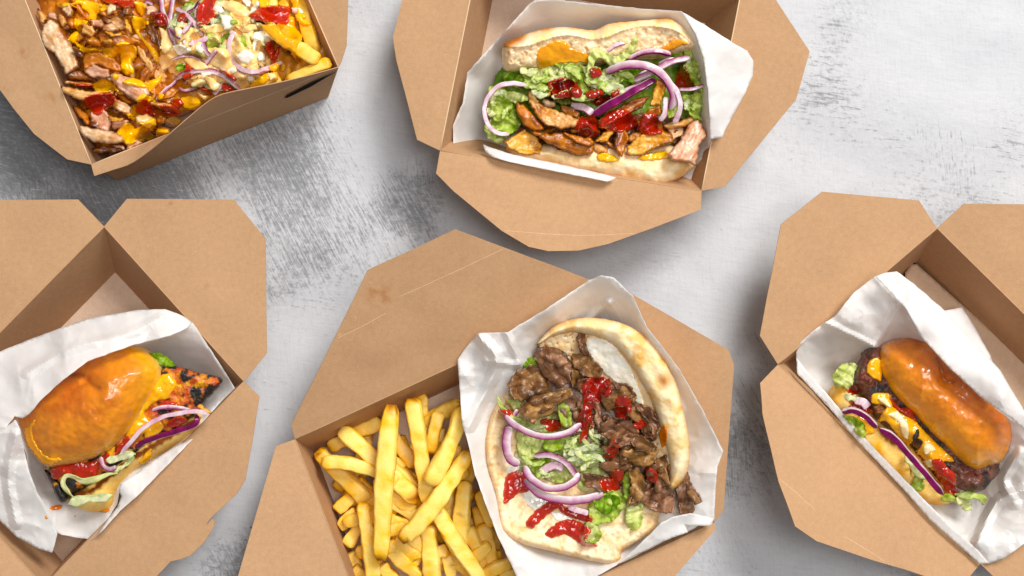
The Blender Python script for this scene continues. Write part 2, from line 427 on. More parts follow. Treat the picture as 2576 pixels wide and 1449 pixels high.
# ---------------------------------------------------------------- the table
tv = np.array([(-1.3, -1.0, 0), (1.3, -1.0, 0), (1.3, 1.0, 0), (-1.3, 1.0, 0), (-1.3, -1.0, -.03), (1.3, -1.0, -.03), (1.3, 1.0, -.03), (-1.3, 1.0, -.03)])
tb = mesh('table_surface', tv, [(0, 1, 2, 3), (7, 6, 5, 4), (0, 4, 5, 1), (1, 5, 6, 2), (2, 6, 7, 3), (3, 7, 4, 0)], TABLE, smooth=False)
tag(tb, 'distressed white and grey painted table top under all the boxes', 'table', kind='structure')

# ---------------------------------------------------------------- takeaway boxes
BT = .00055
def unit(a): return a / np.linalg.norm(a)
def ray_plane(uv, p0, n):
    w = P(uv, 0.0); o = np.array([0, 0, HC]); d = w - o
    t = ((p0 - o) @ n) / (d @ n); return o + d * t[:, None]
def panel(name, q, parent, mat=KRAFT, sub=10, bow=0.0, seed=0):
    """wall between four world points (rim a, rim b, floor b, floor a), very slightly bowed"""
    a, b, c, d = [np.array(x) for x in q]; s = np.linspace(0, 1, sub + 1); V = []
    nrm = unit(np.cross(b - a, d - a))
    for i in s:
        for j in s:
            p = (a * (1 - i) + b * i) * (1 - j) + (d * (1 - i) + c * i) * j
            V.append(p + nrm * bow * math.sin(math.pi * i) * math.sin(math.pi * min(1, j * 1.0)) )
    k = sub + 1
    F = [(i * k + j, i * k + j + 1, (i + 1) * k + j + 1, (i + 1) * k + j) for i in range(sub) for j in range(sub)]
    return mesh(name, V, F, mat, parent, True, thick=BT)
def flap(parent, a, b, outline, angle, seed=0, curl=.0, mat=KRAFT, scores=()):
    """panel hinged on the rim edge a-b (world points), raised by angle, outline given in picture points"""
    a = np.array(a); b = np.array(b); e = unit(b - a); out = unit(np.cross(e, [0, 0, 1.0]))
    mid = ray_plane(np.array(outline, float).mean(0)[None], (a + b) / 2, np.array([0, 0, 1.0]))[0]
    if (mid - a) @ out < 0: out = -out
    up = out * math.cos(angle) + np.array([0, 0, 1.0]) * math.sin(angle)
    nrm = unit(np.cross(e, up)); nrm = nrm if nrm[2] > 0 else -nrm
    poly = smooth_closed(outline, 14, True); W3 = ray_plane(poly, a, nrm)
    lo = np.stack([(W3 - a) @ e, (W3 - a) @ up], 1) / PX
    uv, T, d, bd = tri(lo, 14)
    w = a + e * (uv[:, :1] * PX) + up * (uv[:, 1:] * PX)
    k = np.maximum(uv[:, 1] * PX, 0)
    bend = (curl * (k / .07) ** 2 + .0011 * n2(uv, .006, seed, 2)) * np.minimum(1, k / .015)
    w = w + nrm * bend[:, None]
    f = mesh('flap', w, T, KRAFT, parent, True, thick=BT)
    for sc in scores:
        q = ray_plane(smooth_open(np.array(sc, float), 24), a, nrm); lo2 = np.stack([(q - a) @ e, (q - a) @ up], 1) / PX
        k2 = np.maximum(lo2[:, 1] * PX, 0); bd2 = curl * (k2 / .07) ** 2 + .0011 * n2(lo2, .006, seed, 2) * np.minimum(1, k2 / .015)
        tube('score_line', q + nrm * (bd2 + .00018)[:, None], .00016, KEDGE, f, m=6)
    return f
def takeaway_box(label, rim, floor, flaps, group='brown card takeaway boxes', rz=RZ, bows=(0, 0, 0, 0)):
    """rim, floor: four picture points each, in order; flaps: for every side (outline, angle in degrees, extras)"""
    R = [P([p], rz)[0] for p in rim]; Fp = [P([p], .0012)[0] for p in floor]
    c = sum(Fp) / 4
    t = thing('takeaway_box', label, 'takeaway box', (c[0], c[1], 0), group)
    V = np.array(Fp); mesh('floor_panel', V, [(0, 1, 2, 3)], KFLOOR, t, False, thick=BT)
    for i in range(4):
        j = (i + 1) % 4
        panel('wall', (R[i], R[j], Fp[j], Fp[i]), t, bow=bows[i])
        tube('crease', np.linspace(R[i], R[j], 12) + np.array([0, 0, .0001]), .00042, KEDGE if flaps[i] is None or flaps[i][2].get('edge') else KRAFT, t)
        if flaps[i] is None: continue
        o, ang, ex = flaps[i]
        flap(t, R[i], R[j], o, math.radians(ang), seed=i + len(label), curl=ex.get('curl', .0), scores=ex.get('scores', ()))
    return t, R, Fp
# box with the loaded fries, top left
b1, R1, F1 = takeaway_box('opened brown box full of chicken, fries and sauce at the top left',
    [(230, 414), (851, 169), (603, -399), (-2, -161)], [(296, 453), (825, 244), (610, -250), (110, -80)],
    [None,
     ([(851, 169), (857, 160), (872, 115), (876, 0), (868, -150), (690, -450), (603, -399)], 12, {'edge': 1, 'curl': -.002}),
     ([(603, -399), (560, -520), (100, -420), (-2, -161)], 2, {}),
     ([(-2, -161), (-90, -160), (-70, 60), (0, 226), (35, 274), (87, 337), (170, 401), (230, 414)], -7, {'edge': 1})])
def twisted_flap(parent, a, b, edge, heights):
    """front flap of the first box: leans out at its left end, stands up and in over the rest"""
    e = smooth_open(edge, 40); n = 40; h = np.interp(np.linspace(0, 1, n), np.linspace(0, 1, len(heights)), heights)
    top = P(e, RZ + h); base = np.linspace(np.array(a), np.array(b), n)
    # base parameter follows the edge
    d = np.array(b) - np.array(a); s = np.clip(((top - a) @ d) / (d @ d), 0, 1); s[0], s[-1] = 0, 1; s = np.maximum.accumulate(s)
    base = np.array(a) + d * s[:, None]; m = 8; V = []
    for i in range(n):
        for j in range(m + 1):
            k = j / m; V.append(base[i] * (1 - k) + top[i] * k + np.array([.0, -.0, 1]) * .0025 * math.sin(math.pi * k) * (1 if h[i] > .01 else .2))
    F = [(i * (m + 1) + j, i * (m + 1) + j + 1, (i + 1) * (m + 1) + j + 1, (i + 1) * (m + 1) + j) for i in range(n - 1) for j in range(m)]
    return mesh('flap', V, F, KRAFT, parent, True, thick=BT)
fe = D('A', [(685, 1275), (830, 1228), (945, 1188), (1085, 1092), (1210, 985), (1340, 872), (1500, 740), (1610, 682), (1800, 640), (2050, 590), (2300, 528), (2450, 486)])
twisted_flap(b1, R1[0], R1[1], fe, [.002, .005, .010, .016, .022, .026, .030, .031, .028, .022, .012, .003])
# locking slot near its right corner: a dark sheet, the opening's shade painted in
SLOT = food_mat('slot_shadow_gap', .9, .1, base=lin('#120c08'), bst=0)
sl = D('L', [(1722, 1240), (1760, 1208), (2060, 1052), (2395, 902), (2300, 955), (2060, 1098), (1770, 1236)])
def wall_point(uv, off=.0011):
    a, b, c = np.array(R1[0]), np.array(R1[1]), np.array(F1[1]); n = unit(np.cross(b - a, c - b)); n = n if n[1] < 0 else -n
    return ray_plane(uv, a, n) + n * off
q = wall_point(sl); mesh('lock_slot', q, [tuple(range(len(q)))], SLOT, b1, False, thick=.0002)

# box with the chicken sandwich, top centre
b2, R2, F2 = takeaway_box('opened brown box holding the long chicken sandwich at the top centre',
    [(1107, 379), (1765, 480), (1862, -8), (1204, -109)], [(1175, 322), (1700, 410), (1775, 58), (1246, -40)],
    [([(1107, 379), (1097, 436), (1140, 480), (1200, 530), (1262, 581), (1330, 621), (1379, 632), (1455, 630), (1530, 614), (1640, 575), (1763, 527), (1765, 480)], 9,
      {'scores': [[(1266, 580), (1370, 588), (1470, 592), (1595, 588)]]}),
     ([(1765, 480), (1824, 469), (1880, 400), (2003, 250), (2037, 130), (1952, 0), (1890, -80), (1862, -8)], 13, {'edge': 1}),
     ([(1862, -8), (1880, -120), (1500, -330), (1210, -220), (1204, -109)], 5, {}),
     ([(1204, -109), (1150, -190), (1020, -30), (989, 94), (997, 150), (1050, 352), (1107, 379)], -9, {'edge': 1})])

# box with the chicken burger, lower left
b3, R3, F3 = takeaway_box('opened brown box holding the chicken burger at the left edge',
    [(262, 570), (614, 960), (109, 1474), (-243, 1084)], [(290, 684), (562, 978), (157, 1413), (-112, 1095)],
    [([(262, 570), (320, 500), (588, 502), (668, 600), (672, 888), (614, 960)], 2, {}),
     ([(614, 960), (653, 997), (634, 1115), (617, 1208), (596, 1242), (531, 1303), (520, 1318), (522, 1319), (534, 1306), (541, 1308), (541, 1322), (516, 1362), (482, 1396), (456, 1406),
       (430, 1412), (395, 1449), (260, 1600), (150, 1560), (109, 1474)], 8, {}),
     ([(109, 1474), (90, 1560), (-300, 1500), (-350, 1120), (-243, 1084)], 14, {}),
     ([(-243, 1084), (-330, 1080), (-600, 800), (-330, 505), (198, 502), (262, 570)], 2, {})])

# box with fries and doner pitta, bottom centre
b4, R4, F4 = takeaway_box('large opened brown box of fries and doner pitta at the bottom centre',
    [(742, 1105), (1568, 722), (1797, 1315), (971, 1698)], [(793, 1138), (1520, 792), (1690, 1265), (965, 1610)],
    [([(742, 1105), (733, 1068), (925, 680), (1145, 577), (1480, 703), (1590, 742), (1568, 722)], 26,
      {'scores': [D('Q', [(690, 300), (900, 205), (1125, 100)]), D('Q', [(440, 468), (540, 420), (642, 365)])]}),
     ([(1568, 722), (1592, 741), (1833, 880), (1847, 918), (1820, 1283), (1797, 1315)], 15, {}),
     ([(1797, 1315), (1800, 1332), (1690, 1458), (1600, 1800), (1000, 2000), (975, 1740), (971, 1698)], 12, {}),
     ([(971, 1698), (900, 1730), (640, 1790), (545, 1640), (597, 1455), (694, 1122), (742, 1105)], 14, {})])

# box with the beef burger, right
b5, R5, F5 = takeaway_box('opened brown box holding the beef burger at the right edge',
    [(2357, 574), (2864, 1074), (2466, 1418), (1957, 917)], [(2303, 664), (2684, 1050), (2398, 1295), (2005, 905)],
    [([(2357, 574), (2424, 512), (2576, 514), (2900, 525), (3150, 800), (2920, 1060), (2864, 1074)], 10, {}),
     ([(2864, 1074), (2960, 1200), (2800, 1490), (2512, 1463), (2466, 1418)], 2, {}),
     ([(2466, 1418), (2418, 1474), (2343, 1455), (2281, 1434), (2200, 1411), (2054, 1361), (2000, 1324), (1959, 1212), (1918, 1042), (1911, 964), (1957, 917)], 20,
      {'scores': [D('E', [(128, 1088), (190, 1140), (252, 1198)]), D('E', [(370, 1303), (440, 1345), (522, 1398)])]}),
     ([(1957, 917), (1911, 844), (1964, 564), (2067, 482), (2311, 504), (2357, 574)], 9, {})])
# ---------------------------------------------------------------- greaseproof papers
def paper_mat():
    m, t, b = nodes('greaseproof_paper'); pos = geo_pos(t)
    c = ramp(t, noise(t, 60, 4, .6, pos), [(.3, lin('#f6f2ef')), (.7, lin('#fbfaf8'))])
    t.links.new(c, b.inputs['Base Color']); b.inputs['Roughness'].default_value = .45; b.inputs['Specular IOR Level'].default_value = .4
    wv = N(t, 'ShaderNodeVectorMath', operation='ADD'); dn = N(t, 'ShaderNodeTexNoise', Scale=22.0, Detail=2.0); t.links.new(pos, dn.inputs['Vector'])
    sc = N(t, 'ShaderNodeVectorMath', operation='SCALE'); t.links.new(dn.outputs['Color'], sc.inputs[0]); sc.inputs['Scale'].default_value = .035
    t.links.new(pos, wv.inputs[0]); t.links.new(sc.outputs[0], wv.inputs[1]); hh = noise(t, 600, 2, .5, pos); hh = math_(t, 'MULTIPLY', hh, .04)
    for scale, k in ((20.0, 1.0), (47.0, .5), (110.0, .22)):
        hh = math_(t, 'ADD', hh, math_(t, 'MULTIPLY', math_(t, 'ABSOLUTE', math_(t, 'SUBTRACT', noise(t, scale, 0, .5, wv.outputs[0]), .5)), k))
    bump(t, b, hh, .26, .0060)
    tr = N(t, 'ShaderNodeBsdfTranslucent'); t.links.new(c, tr.inputs['Color'])
    mx = N(t, 'ShaderNodeMixShader', Fac=.36); out = t.nodes['Material Output']
    t.links.new(b.outputs[0], mx.inputs[1]); t.links.new(tr.outputs[0], mx.inputs[2]); t.links.new(mx.outputs[0], out.inputs['Surface'])
    return m
PAPER = paper_mat()
def crumple(amp, f=.008, seed=0, sharp=1.0):
    """creases: folded noise makes sharp valleys and flat facets"""
    def g(uv, d):
        w = uv + 18 * np.stack([n2(uv, .006, seed + 9, 2), n2(uv, .006, seed + 19, 2)], 1)
        a = -np.abs(n2(w, f, seed, 1)) - .5 * np.abs(n2(w, f * 2.1, seed + 3, 1)) - .22 * np.abs(n2(w, f * 4.3, seed + 5, 1))
        return amp * (a * 1.6 + .45)
    return g
def wrap(label, c):
    q = P([c], .002)[0]
    return thing('greaseproof_paper', label, 'paper', q, 'white greaseproof papers')
def psheet(par, name, cr, outline, inner=(), amp=.003, f=.008, seed=0, step=5.5, jag=1.0, ridge=()):
    """outline points are (x, y, height); inner ones shape the inside; ridges are folds standing up along a line"""
    o = np.array(outline, float); xy = D(cr, o[:, :2]); ctrl = np.hstack([xy, o[:, 2:]])
    if len(inner):
        i = np.array(inner, float); ctrl = np.vstack([ctrl, np.hstack([D(cr, i[:, :2]), i[:, 2:]])])
    base0 = crumple(amp * .6, f, seed); rs = np.random.RandomState(seed + 500); lo, hi = xy.min(0), xy.max(0); folds = []
    for _ in range(int(6 + (hi - lo).prod() / 9000)):
        a = rs.uniform(0, math.pi); folds.append((lo + rs.rand(2) * (hi - lo), np.array([math.cos(a), math.sin(a)]), rs.uniform(25, 80), rs.uniform(.08, .28) * rs.choice((-1, 1)) * (amp / .003)))
    def base(uv, d):
        z = base0(uv, d)
        for c, nn, R, k in folds:
            q = uv - c; z = z + k * PX * (np.abs(q @ nn) - R * .4) * np.exp(-(q * q).sum(1) / R ** 2)
        return z
    rl = [(smooth_open(D(cr, np.array(r[0], float)), 30), r[1], r[2]) for r in ridge]
    def ex(uv, d):
        z = base(uv, d)
        for line, hgt, wid in rl:
            dd = pdist(uv, line); z = z + hgt * np.maximum(0, 1 - dd / wid)
        return z
    o = sheet(name, xy, ctrl, PAPER, step=step, thick=.00018, jag=jag, jagf=.05, extra=ex, parent=par, seed=seed)
    o.data.set_sharp_from_angle(angle=math.radians(10))
    return o

w2 = wrap('white greaseproof paper cradling the chicken sandwich in the top centre box', (1450, 250))
psheet(w2, 'inner_sheet', 'B', [(413, 720, .042), (440, 650, .044), (470, 590, .046), (485, 490, .050), (497, 412, .054), (565, 335, .058), (720, 165, .064), (850, 22, .068), (880, 2, .070),
    (1000, -2, .070), (1250, 26, .071), (1490, 50, .073), (1715, 64, .075), (1790, 190, .076), (1835, 330, .076), (1860, 500, .074), (1872, 650, .070), (1878, 795, .062), (1866, 868, .050),
    (1832, 905, .046), (1828, 950, .043), (1778, 1076, .036), (1590, 1052, .036), (1340, 1012, .038), (1000, 965, .040), (700, 905, .040), (420, 872, .040)],
    [(700, 300, .030), (650, 600, .016), (900, 200, .038), (1300, 150, .040), (1650, 220, .040), (1750, 450, .026), (1700, 800, .014), (1300, 600, .008), (900, 600, .008), (1000, 850, .014), (560, 800, .022), (1500, 950, .018),
     (1200, 80, .060), (620, 420, .036)], amp=.0022, f=.006, seed=2)
psheet(w2, 'side_fold', 'B', [(1715, 66, .0765), (1860, 150, .078), (2000, 240, .077), (2085, 288, .073), (2122, 345, .069), (2118, 430, .068), (2080, 520, .0675), (1960, 740, .066), (1945, 780, .066), (1876, 794, .064),
    (1872, 650, .072), (1862, 500, .0765), (1838, 330, .0785), (1792, 190, .0785)], [(1960, 420, .074), (1920, 600, .071)], amp=.0016, f=.008, seed=5)
psheet(w2, 'front_fold', 'B', [(586, 820, 0.056), (640, 842, 0.058), (760, 880, 0.060), (1000, 928, 0.061), (1200, 972, 0.061), (1342, 1008, 0.060), (1322, 1022, 0.061), (1288, 1030, 0.063), (1000, 975, 0.064), (760, 925, 0.063), (640, 893, 0.061), (600, 860, 0.058)],
    [], amp=.0008, f=.012, seed=7, step=5)

fresh(True)
w3 = wrap('crumpled white greaseproof paper folded over the chicken burger, left box', (330, 1050))
psheet(w3, 'inner_sheet', 'C', [(60, 860, .062), (200, 730, .062), (330, 640, .062), (500, 578, .064), (640, 545, .066), (700, 518, .068), (724, 497, .068), (765, 560, .062), (835, 668, .054), (882, 744, .050), (790, 838, .050), (715, 922, .050),
    (560, 1040, .050), (452, 1110, .050), (440, 1180, .048), (372, 1282, .050), (340, 1313, .047), (230, 1294, .044), (126, 1236, .046), (120, 1200, .050), (100, 1000, .056)],
    [(640, 640, .034), (760, 700, .030), (790, 770, .032), (300, 1230, .036), (420, 900, .010), (220, 1000, .014), (180, 1130, .026), (600, 850, .012), (560, 620, .040), (260, 1190, .034)], amp=.003, f=.009, seed=12)
psheet(w3, 'back_fold', 'C', [(-60, 630, .058), (0, 606, .058), (150, 546, .060), (330, 482, .062), (520, 450, .066), (620, 447, .069), (682, 470, .071), (724, 499, .070), (700, 520, .073), (640, 546, .077), (500, 582, .082), (330, 642, .088),
    (225, 722, .090), (150, 792, .088), (110, 842, .085), (85, 857, .083), (55, 850, .083), (0, 922, .082), (-60, 960, .080)],
    [(300, 560, .076), (120, 680, .076), (520, 510, .074), (20, 780, .076)], amp=.0036, f=.007, seed=15, ridge=[([(100, 690), (260, 600), (480, 540), (600, 480)], .003, 16)])
psheet(w3, 'side_fold', 'C', [(-60, 940, .080), (0, 908, .083), (58, 862, .085), (76, 898, .083), (92, 985, .079), (112, 1062, .074), (142, 1140, .068), (172, 1190, .064), (196, 1236, .060), (216, 1290, .056), (196, 1362, .053), (142, 1346, .054), (60, 1300, .056), (0, 1242, .058), (-60, 1190, .058)],
    [(40, 1050, .073), (90, 1200, .062)], amp=.0034, f=.008, seed=18, ridge=[([(60, 920), (30, 1080), (60, 1250)], .004, 18)])
psheet(w3, 'front_fold', 'C', [(722, 926, .053), (640, 972, .055), (560, 1028, .057), (500, 1072, .060), (452, 1102, .062), (446, 1130, .061), (455, 1150, .060), (440, 1190, .060), (402, 1235, .060), (366, 1290, .058), (342, 1316, .056), (375, 1290, .062), (450, 1205, .064), (512, 1152, .064), (600, 1062, .061), (722, 936, .056)],
    [], amp=.0018, f=.014, seed=21, step=5)

W3V, W3T = np.vstack(FOOD['v']), list(FOOD['t'])
w4 = wrap('white greaseproof paper pocket around the doner pitta, bottom centre box', (1440, 1120))
psheet(w4, 'inner_sheet', 'Q', [(940, 556, .064), (975, 505, .068), (1026, 446, .073), (1085, 444, .076), (1146, 442, .079), (1192, 414, .081), (1300, 350, .084), (1480, 230, .084), (1530, 208, .086), (1582, 216, .088), (1662, 292, .092), (1720, 420, .092), (1860, 602, .090),
    (1960, 780, .084), (2036, 932, .076), (2012, 1000, .072), (2003, 1100, .068), (2000, 1212, .064), (1985, 1242, .062), (1940, 1240, .063), (1880, 1272, .063), (1800, 1300, .062), (1722, 1342, .062), (1600, 1402, .061), (1480, 1470, .060), (1380, 1500, .060), (1205, 1500, .060),
    (1160, 1400, .062), (1112, 1300, .066), (1060, 1165, .068), (1012, 1030, .068), (978, 880, .066), (960, 830, .064), (946, 650, .062)],
    [(1190, 575, .062), (1060, 830, .050), (1080, 1000, .048), (1150, 1250, .048), (1300, 480, .050), (1350, 650, .030), (1500, 380, .052), (1650, 420, .056), (1800, 650, .066), (1920, 850, .067), (1930, 1050, .064), (1900, 1180, .061), (1500, 900, .022), (1300, 1000, .022), (1400, 1300, .034), (1650, 1330, .050), (1250, 1380, .052),
     (1040, 520, .071), (1180, 500, .072)], amp=.0040, f=.008, seed=31, ridge=[([(1030, 460), (1100, 560), (1050, 700), (985, 830)], .006, 20), ([(1140, 445), (1195, 570)], .004, 14), ([(1560, 320), (1480, 400)], .005, 16), ([(1570, 325), (1700, 520), (1850, 760)], .005, 22), ([(1060, 560), (1190, 578)], .003, 14)])
psheet(w4, 'front_fold', 'Q', [(2000, 1212, .066), (1985, 1242, .067), (1890, 1242, .067), (1875, 1235, .066), (1890, 1268, .066), (1800, 1302, .066), (1720, 1344, .066), (1600, 1400, .064), (1700, 1310, .070), (1780, 1230, .074), (1830, 1205, .072), (1900, 1190, .070)],
    [], amp=.0018, f=.012, seed=34, step=5)

w5 = wrap('crumpled white greaseproof paper around the beef burger, right box', (2320, 1050))
psheet(w5, 'inner_sheet', 'E', [(191, 650, .048), (190, 620, .052), (203, 585, .056), (245, 546, .060), (300, 507, .064), (332, 488, .066), (400, 402, .068), (482, 338, .072), (540, 400, .074), (600, 462, .076), (640, 540, .078), (760, 680, .080), (890, 800, .080), (990, 868, .080), (1090, 900, .080), (1100, 1280, .070), (1034, 1330, .067), (960, 1384, .063), (905, 1403, .059), (870, 1402, .054),
    (760, 1310, .052), (690, 1240, .052), (600, 1140, .050), (420, 950, .048), (300, 812, .046), (200, 705, .044)],
    [(480, 596, .056), (420, 560, .060), (350, 600, .040), (320, 700, .026), (560, 560, .058), (580, 700, .014), (700, 900, .012), (800, 1080, .016), (850, 1240, .042), (960, 1200, .054), (1000, 1050, .060), (450, 860, .016), (880, 1330, .061), (920, 1345, .063)],
    amp=.0036, f=.009, seed=41, ridge=[([(300, 510), (400, 560), (478, 598)], .004, 14), ([(480, 598), (560, 470), (600, 440)], .003, 12), ([(1034, 1130), (930, 1180), (860, 1330)], .006, 18), ([(1020, 990), (960, 1090), (1000, 1180)], .005, 18)])
psheet(w5, 'back_fold', 'E', [(482, 338, 0.084), (520, 325, 0.085), (562, 320, 0.086), (632, 372, 0.088), (742, 468, 0.092), (832, 572, 0.096), (942, 682, 0.100), (1002, 782, 0.102), (1060, 880, 0.102), (1110, 960, 0.102), (1100, 1020, 0.098), (1034, 905, 0.099), (990, 868, 0.099), (890, 800, 0.100), (760, 680, 0.100), (650, 560, 0.097), (600, 462, 0.091), (540, 398, 0.087)],
    [(700, 540, 0.100), (880, 710, 0.106), (960, 790, 0.107)], amp=.0022, f=.008, seed=44)
psheet(w5, 'under_fold', 'E', [(735, 466, .030), (805, 454, .028), (860, 540, .026), (905, 625, .028), (932, 690, .030), (880, 680, .036), (800, 590, .040)], [], amp=.001, f=.01, seed=46)
psheet(w5, 'front_fold', 'E', [(190, 640, .056), (194, 700, .057), (300, 812, .058), (420, 952, .059), (600, 1142, .060), (690, 1245, .060), (870, 1404, .060), (905, 1402, .061), (860, 1350, .062), (760, 1262, .063), (690, 1192, .063), (600, 1100, .062), (430, 925, .061), (320, 792, .060), (230, 690, .058)],
    [], amp=.001, f=.01, seed=47, step=5)

# folded brown napkin on the floor of the right box
nk = D('E', [(626, 284), (1110, 712), (1110, 960), (900, 760), (585, 335)])
np_ = pillow('paper_napkin', nk, .010, .0012, NAPK, hb=.006, r=5, step=9, corner=True, nz=.0012, nf=.01, seed=4)
tag(np_, 'folded brown paper napkin beside the beef burger under its paper', 'napkin')
# ---------------------------------------------------------------- food materials
BUN = food_mat('glazed_brioche', .34, .5, 0, vs=240, va=.24, bs=110, bst=.26, bd=.0018, coat=.55, coatr=.18, rv=.16)
BREAD = food_mat('white_bread', .62, .3, .18, vs=700, va=.12, bs=420, bst=.32, bd=.0009)
MEAT = food_mat('roast_meat', .34, .5, 0, vs=800, va=.28, bs=520, bst=.38, bd=.0009, coat=.22, coatr=.2, rv=.14)
DMEAT = food_mat('doner_meat', .36, .5, 0, vs=900, va=.25, bs=600, bst=.55, bd=.0009, coat=.25, coatr=.25, rv=.14)
BEEF = food_mat('beef_patty', .42, .5, 0, vs=900, va=.35, bs=420, bst=.9, bd=.0022, coat=.3, coatr=.25, rv=.15)
CHEESE = food_mat('melted_cheese', .22, .5, 0, vs=300, va=.06, bs=160, bst=.15, bd=.001, coat=.3, coatr=.1)
SAUCE = food_mat('creamy_sauce', .14, .5, .25, vs=200, va=.05, bs=220, bst=.08, bd=.0008, coat=.5, coatr=.06)
KETCH = food_mat('chilli_ketchup', .14, .5, 0, radius=(.004, .0006, .0003), vs=900, va=.22, bs=420, bst=.22, bd=.0010, coat=.6, coatr=.06)
LEAF = food_mat('lettuce', .34, .45, 0, vs=420, va=.22, bs=300, bst=.35, bd=.0010, trans=.42)
ONION = food_mat('red_onion', .26, .5, 0, vs=500, va=.14, bs=500, bst=.15, bd=.0006, coat=.3, coatr=.12, trans=.30)
FRY = food_mat('fried_potato', .46, .45, .18, vs=700, va=.10, bs=600, bst=.45, bd=.0007, coat=.15, coatr=.3, rv=.1)
def solidcol(h, v=.12, seed=0):
    c = lin(h)
    return lambda uv, d, z: c[None] * (1 + v * n2(uv, .05, seed))[:, None]
def near(uv, line, w):
    if len(line) == 1: return np.maximum(0, 1 - np.sqrt(((uv - np.array(line[0])) ** 2).sum(1)) / w)
    return np.maximum(0, 1 - pdist(uv, smooth_open(np.array(line, float), 30)) / w)
PAL = {'pale': ('#eacaa8', '#d3a074', '#9a5a2c', '#8a4a20'), 'tan': ('#e2b380', '#c08048', '#7d3f17', '#7a3a14'), 'brown': ('#c8803f', '#95501f', '#54230a', '#471c08'),
       'red': ('#c88452', '#9a5426', '#5c270e', '#471b08'), 'dark': ('#8e5a34', '#5e3016', '#2c140a', '#2a1208'), 'gold': ('#ebb670', '#cb8740', '#94501a', '#743810'),
       'pink': ('#e3b79c', '#c98b6c', '#8a4c30', '#4a2012'),
       'doner': ('#94704f', '#6d4b33', '#4a301e', '#3a2316'), 'donerd': ('#88634a', '#5e3f2d', '#3a2417', '#321d12'), 'donert': ('#b0895e', '#805a38', '#533620', '#452a18'), 'donerp': ('#a07a62', '#7c5844', '#523524', '#3e2416')}
def meatcol(pal, seed, edge=5.0, ew=.9):
    L, M, K, E = [lin(x) for x in PAL[pal]]
    def f(uv, d, z):
        c = uv - uv.mean(0); w, vec = np.linalg.eigh(c.T @ c + np.eye(2)); al = c @ vec[:, 1]; ac = c @ vec[:, 0]
        st = fbm(np.stack([al * .022, ac * .16, np.full(len(uv), seed * 2.3)], 1), 3); bl = n2(uv, .028, seed + 31, 3)
        r = mix(L, M, .36 + .9 * st + .9 * bl); r = mix(r, K, sm(bl + .35 * st, .40, .95) * .75)
        sg = 1 if seed % 2 else -1; an = ac / max(1, np.abs(ac).max()) * sg
        r = mix(r, E, sm(an + .45 * bl, .35, 1.05) * .85); r = mix(r, E, np.exp(-d / edge) * ew * np.clip(n2(uv, .025, seed + 71, 2) * 1.6 + .25, 0, 1))
        return r * (1 + .10 * n2(uv, .15, seed))[:, None]
    return f
def meat(name, par, cr, outline, z, pal, seed, th=.0028, curl=.0025, jag=2.2, mat=None, step=3.6, edge=5.0, ew=.32, nzs=1.0, fold=0.0):
    o = D(cr, outline); c = o.mean(0); ax = o - c; w, vec = np.linalg.eigh(ax.T @ ax); rs = random.Random(seed); sgn = rs.choice((-1, 1)); tl = rs.uniform(-.004, .004)
    half = max(1, np.abs(ax @ vec[:, 0]).max()); hl = max(1, np.abs(ax @ vec[:, 1]).max())
    def ex(uv, d):
        a = ((uv - c) @ vec[:, 0]) / half; b = ((uv - c) @ vec[:, 1]) / hl
        q = uv - c; al = q @ vec[:, 1]; ac = q @ vec[:, 0]
        fib = fbm(np.stack([al * .03, ac * .22, np.full(len(uv), seed * 1.7)], 1), 2)
        return curl * sgn * (a * a - .4) + tl * b + .00035 * nzs * fib * np.minimum(1, d / 5) + fold * (np.abs(n2(uv, .022, seed + 51, 1)) * 2 - .5)
    return pillow(name, o, z, th, mat or MEAT, corner=True, hb=th, r=4.5, step=step, jag=jag * 1.5, jagf=.085, nz=.0009 * nzs, nf=.05, seed=seed, colf=meatcol(pal, seed, edge, ew), parent=par, extra=ex)
def shaving(name, par, cr, outline, z, pal, seed, fold=.004, curl=.004, step=2.8):
    """a thin folded slice of doner meat"""
    o = D(cr, outline); c = o.mean(0); ax = o - c; w, vec = np.linalg.eigh(ax.T @ ax); half = max(1, np.abs(ax @ vec[:, 0]).max()); hl = max(1, np.abs(ax @ vec[:, 1]).max()); rs = random.Random(seed); sg = rs.choice((-1, 1)); tl = rs.uniform(-.004, .004)
    def ex(uv, d):
        a = ((uv - c) @ vec[:, 0]) / half; b = ((uv - c) @ vec[:, 1]) / hl
        return sg * curl * (a * a - .4) + tl * b + fold * (np.abs(n2(uv, .026, seed + 3, 1)) * 2 - .5) + .0012 * np.sin(b * 5 + seed) + .0008 * n2(uv, .09, seed + 7, 2)
    return sheet(name, o, z, DMEAT, step=step, thick=.0011, corner=True, jag=4.0, jagf=.075, extra=ex, colf=meatcol(pal, seed, 5, .6), parent=par, seed=seed)
LG = {'pale': ('#f7f6d2', '#e6eba8', '#d0dc82'), 'green': ('#eef2b4', '#cfdd78', '#a5c24e'), 'deep': ('#cfe084', '#a3c552', '#6f9a34'), 'white': ('#f4f4dc', '#e6edbe', '#cbdb92')}
def leafcol(k, seed):
    a, b, c = [lin(x) for x in LG[k]]
    def f(uv, d, z):
        q = uv - uv.mean(0); w, vec = np.linalg.eigh(q.T @ q + np.eye(2)); ac = q @ vec[:, 0]; al = q @ vec[:, 1]
        vn = np.abs(fbm(np.stack([al * .03 + ac * .02, ac * .08, np.full(len(uv), seed * 1.9)], 1), 2))
        r = mix(b, a, sm(.16 - vn, 0, .14) * .95 + .3 * n2(uv, .03, seed)); r = mix(r, c, sm(n2(uv, .022, seed + 8), .0, .6) * .9)
        return mix(r, c, np.exp(-d / 3.5) * .5)
    return f
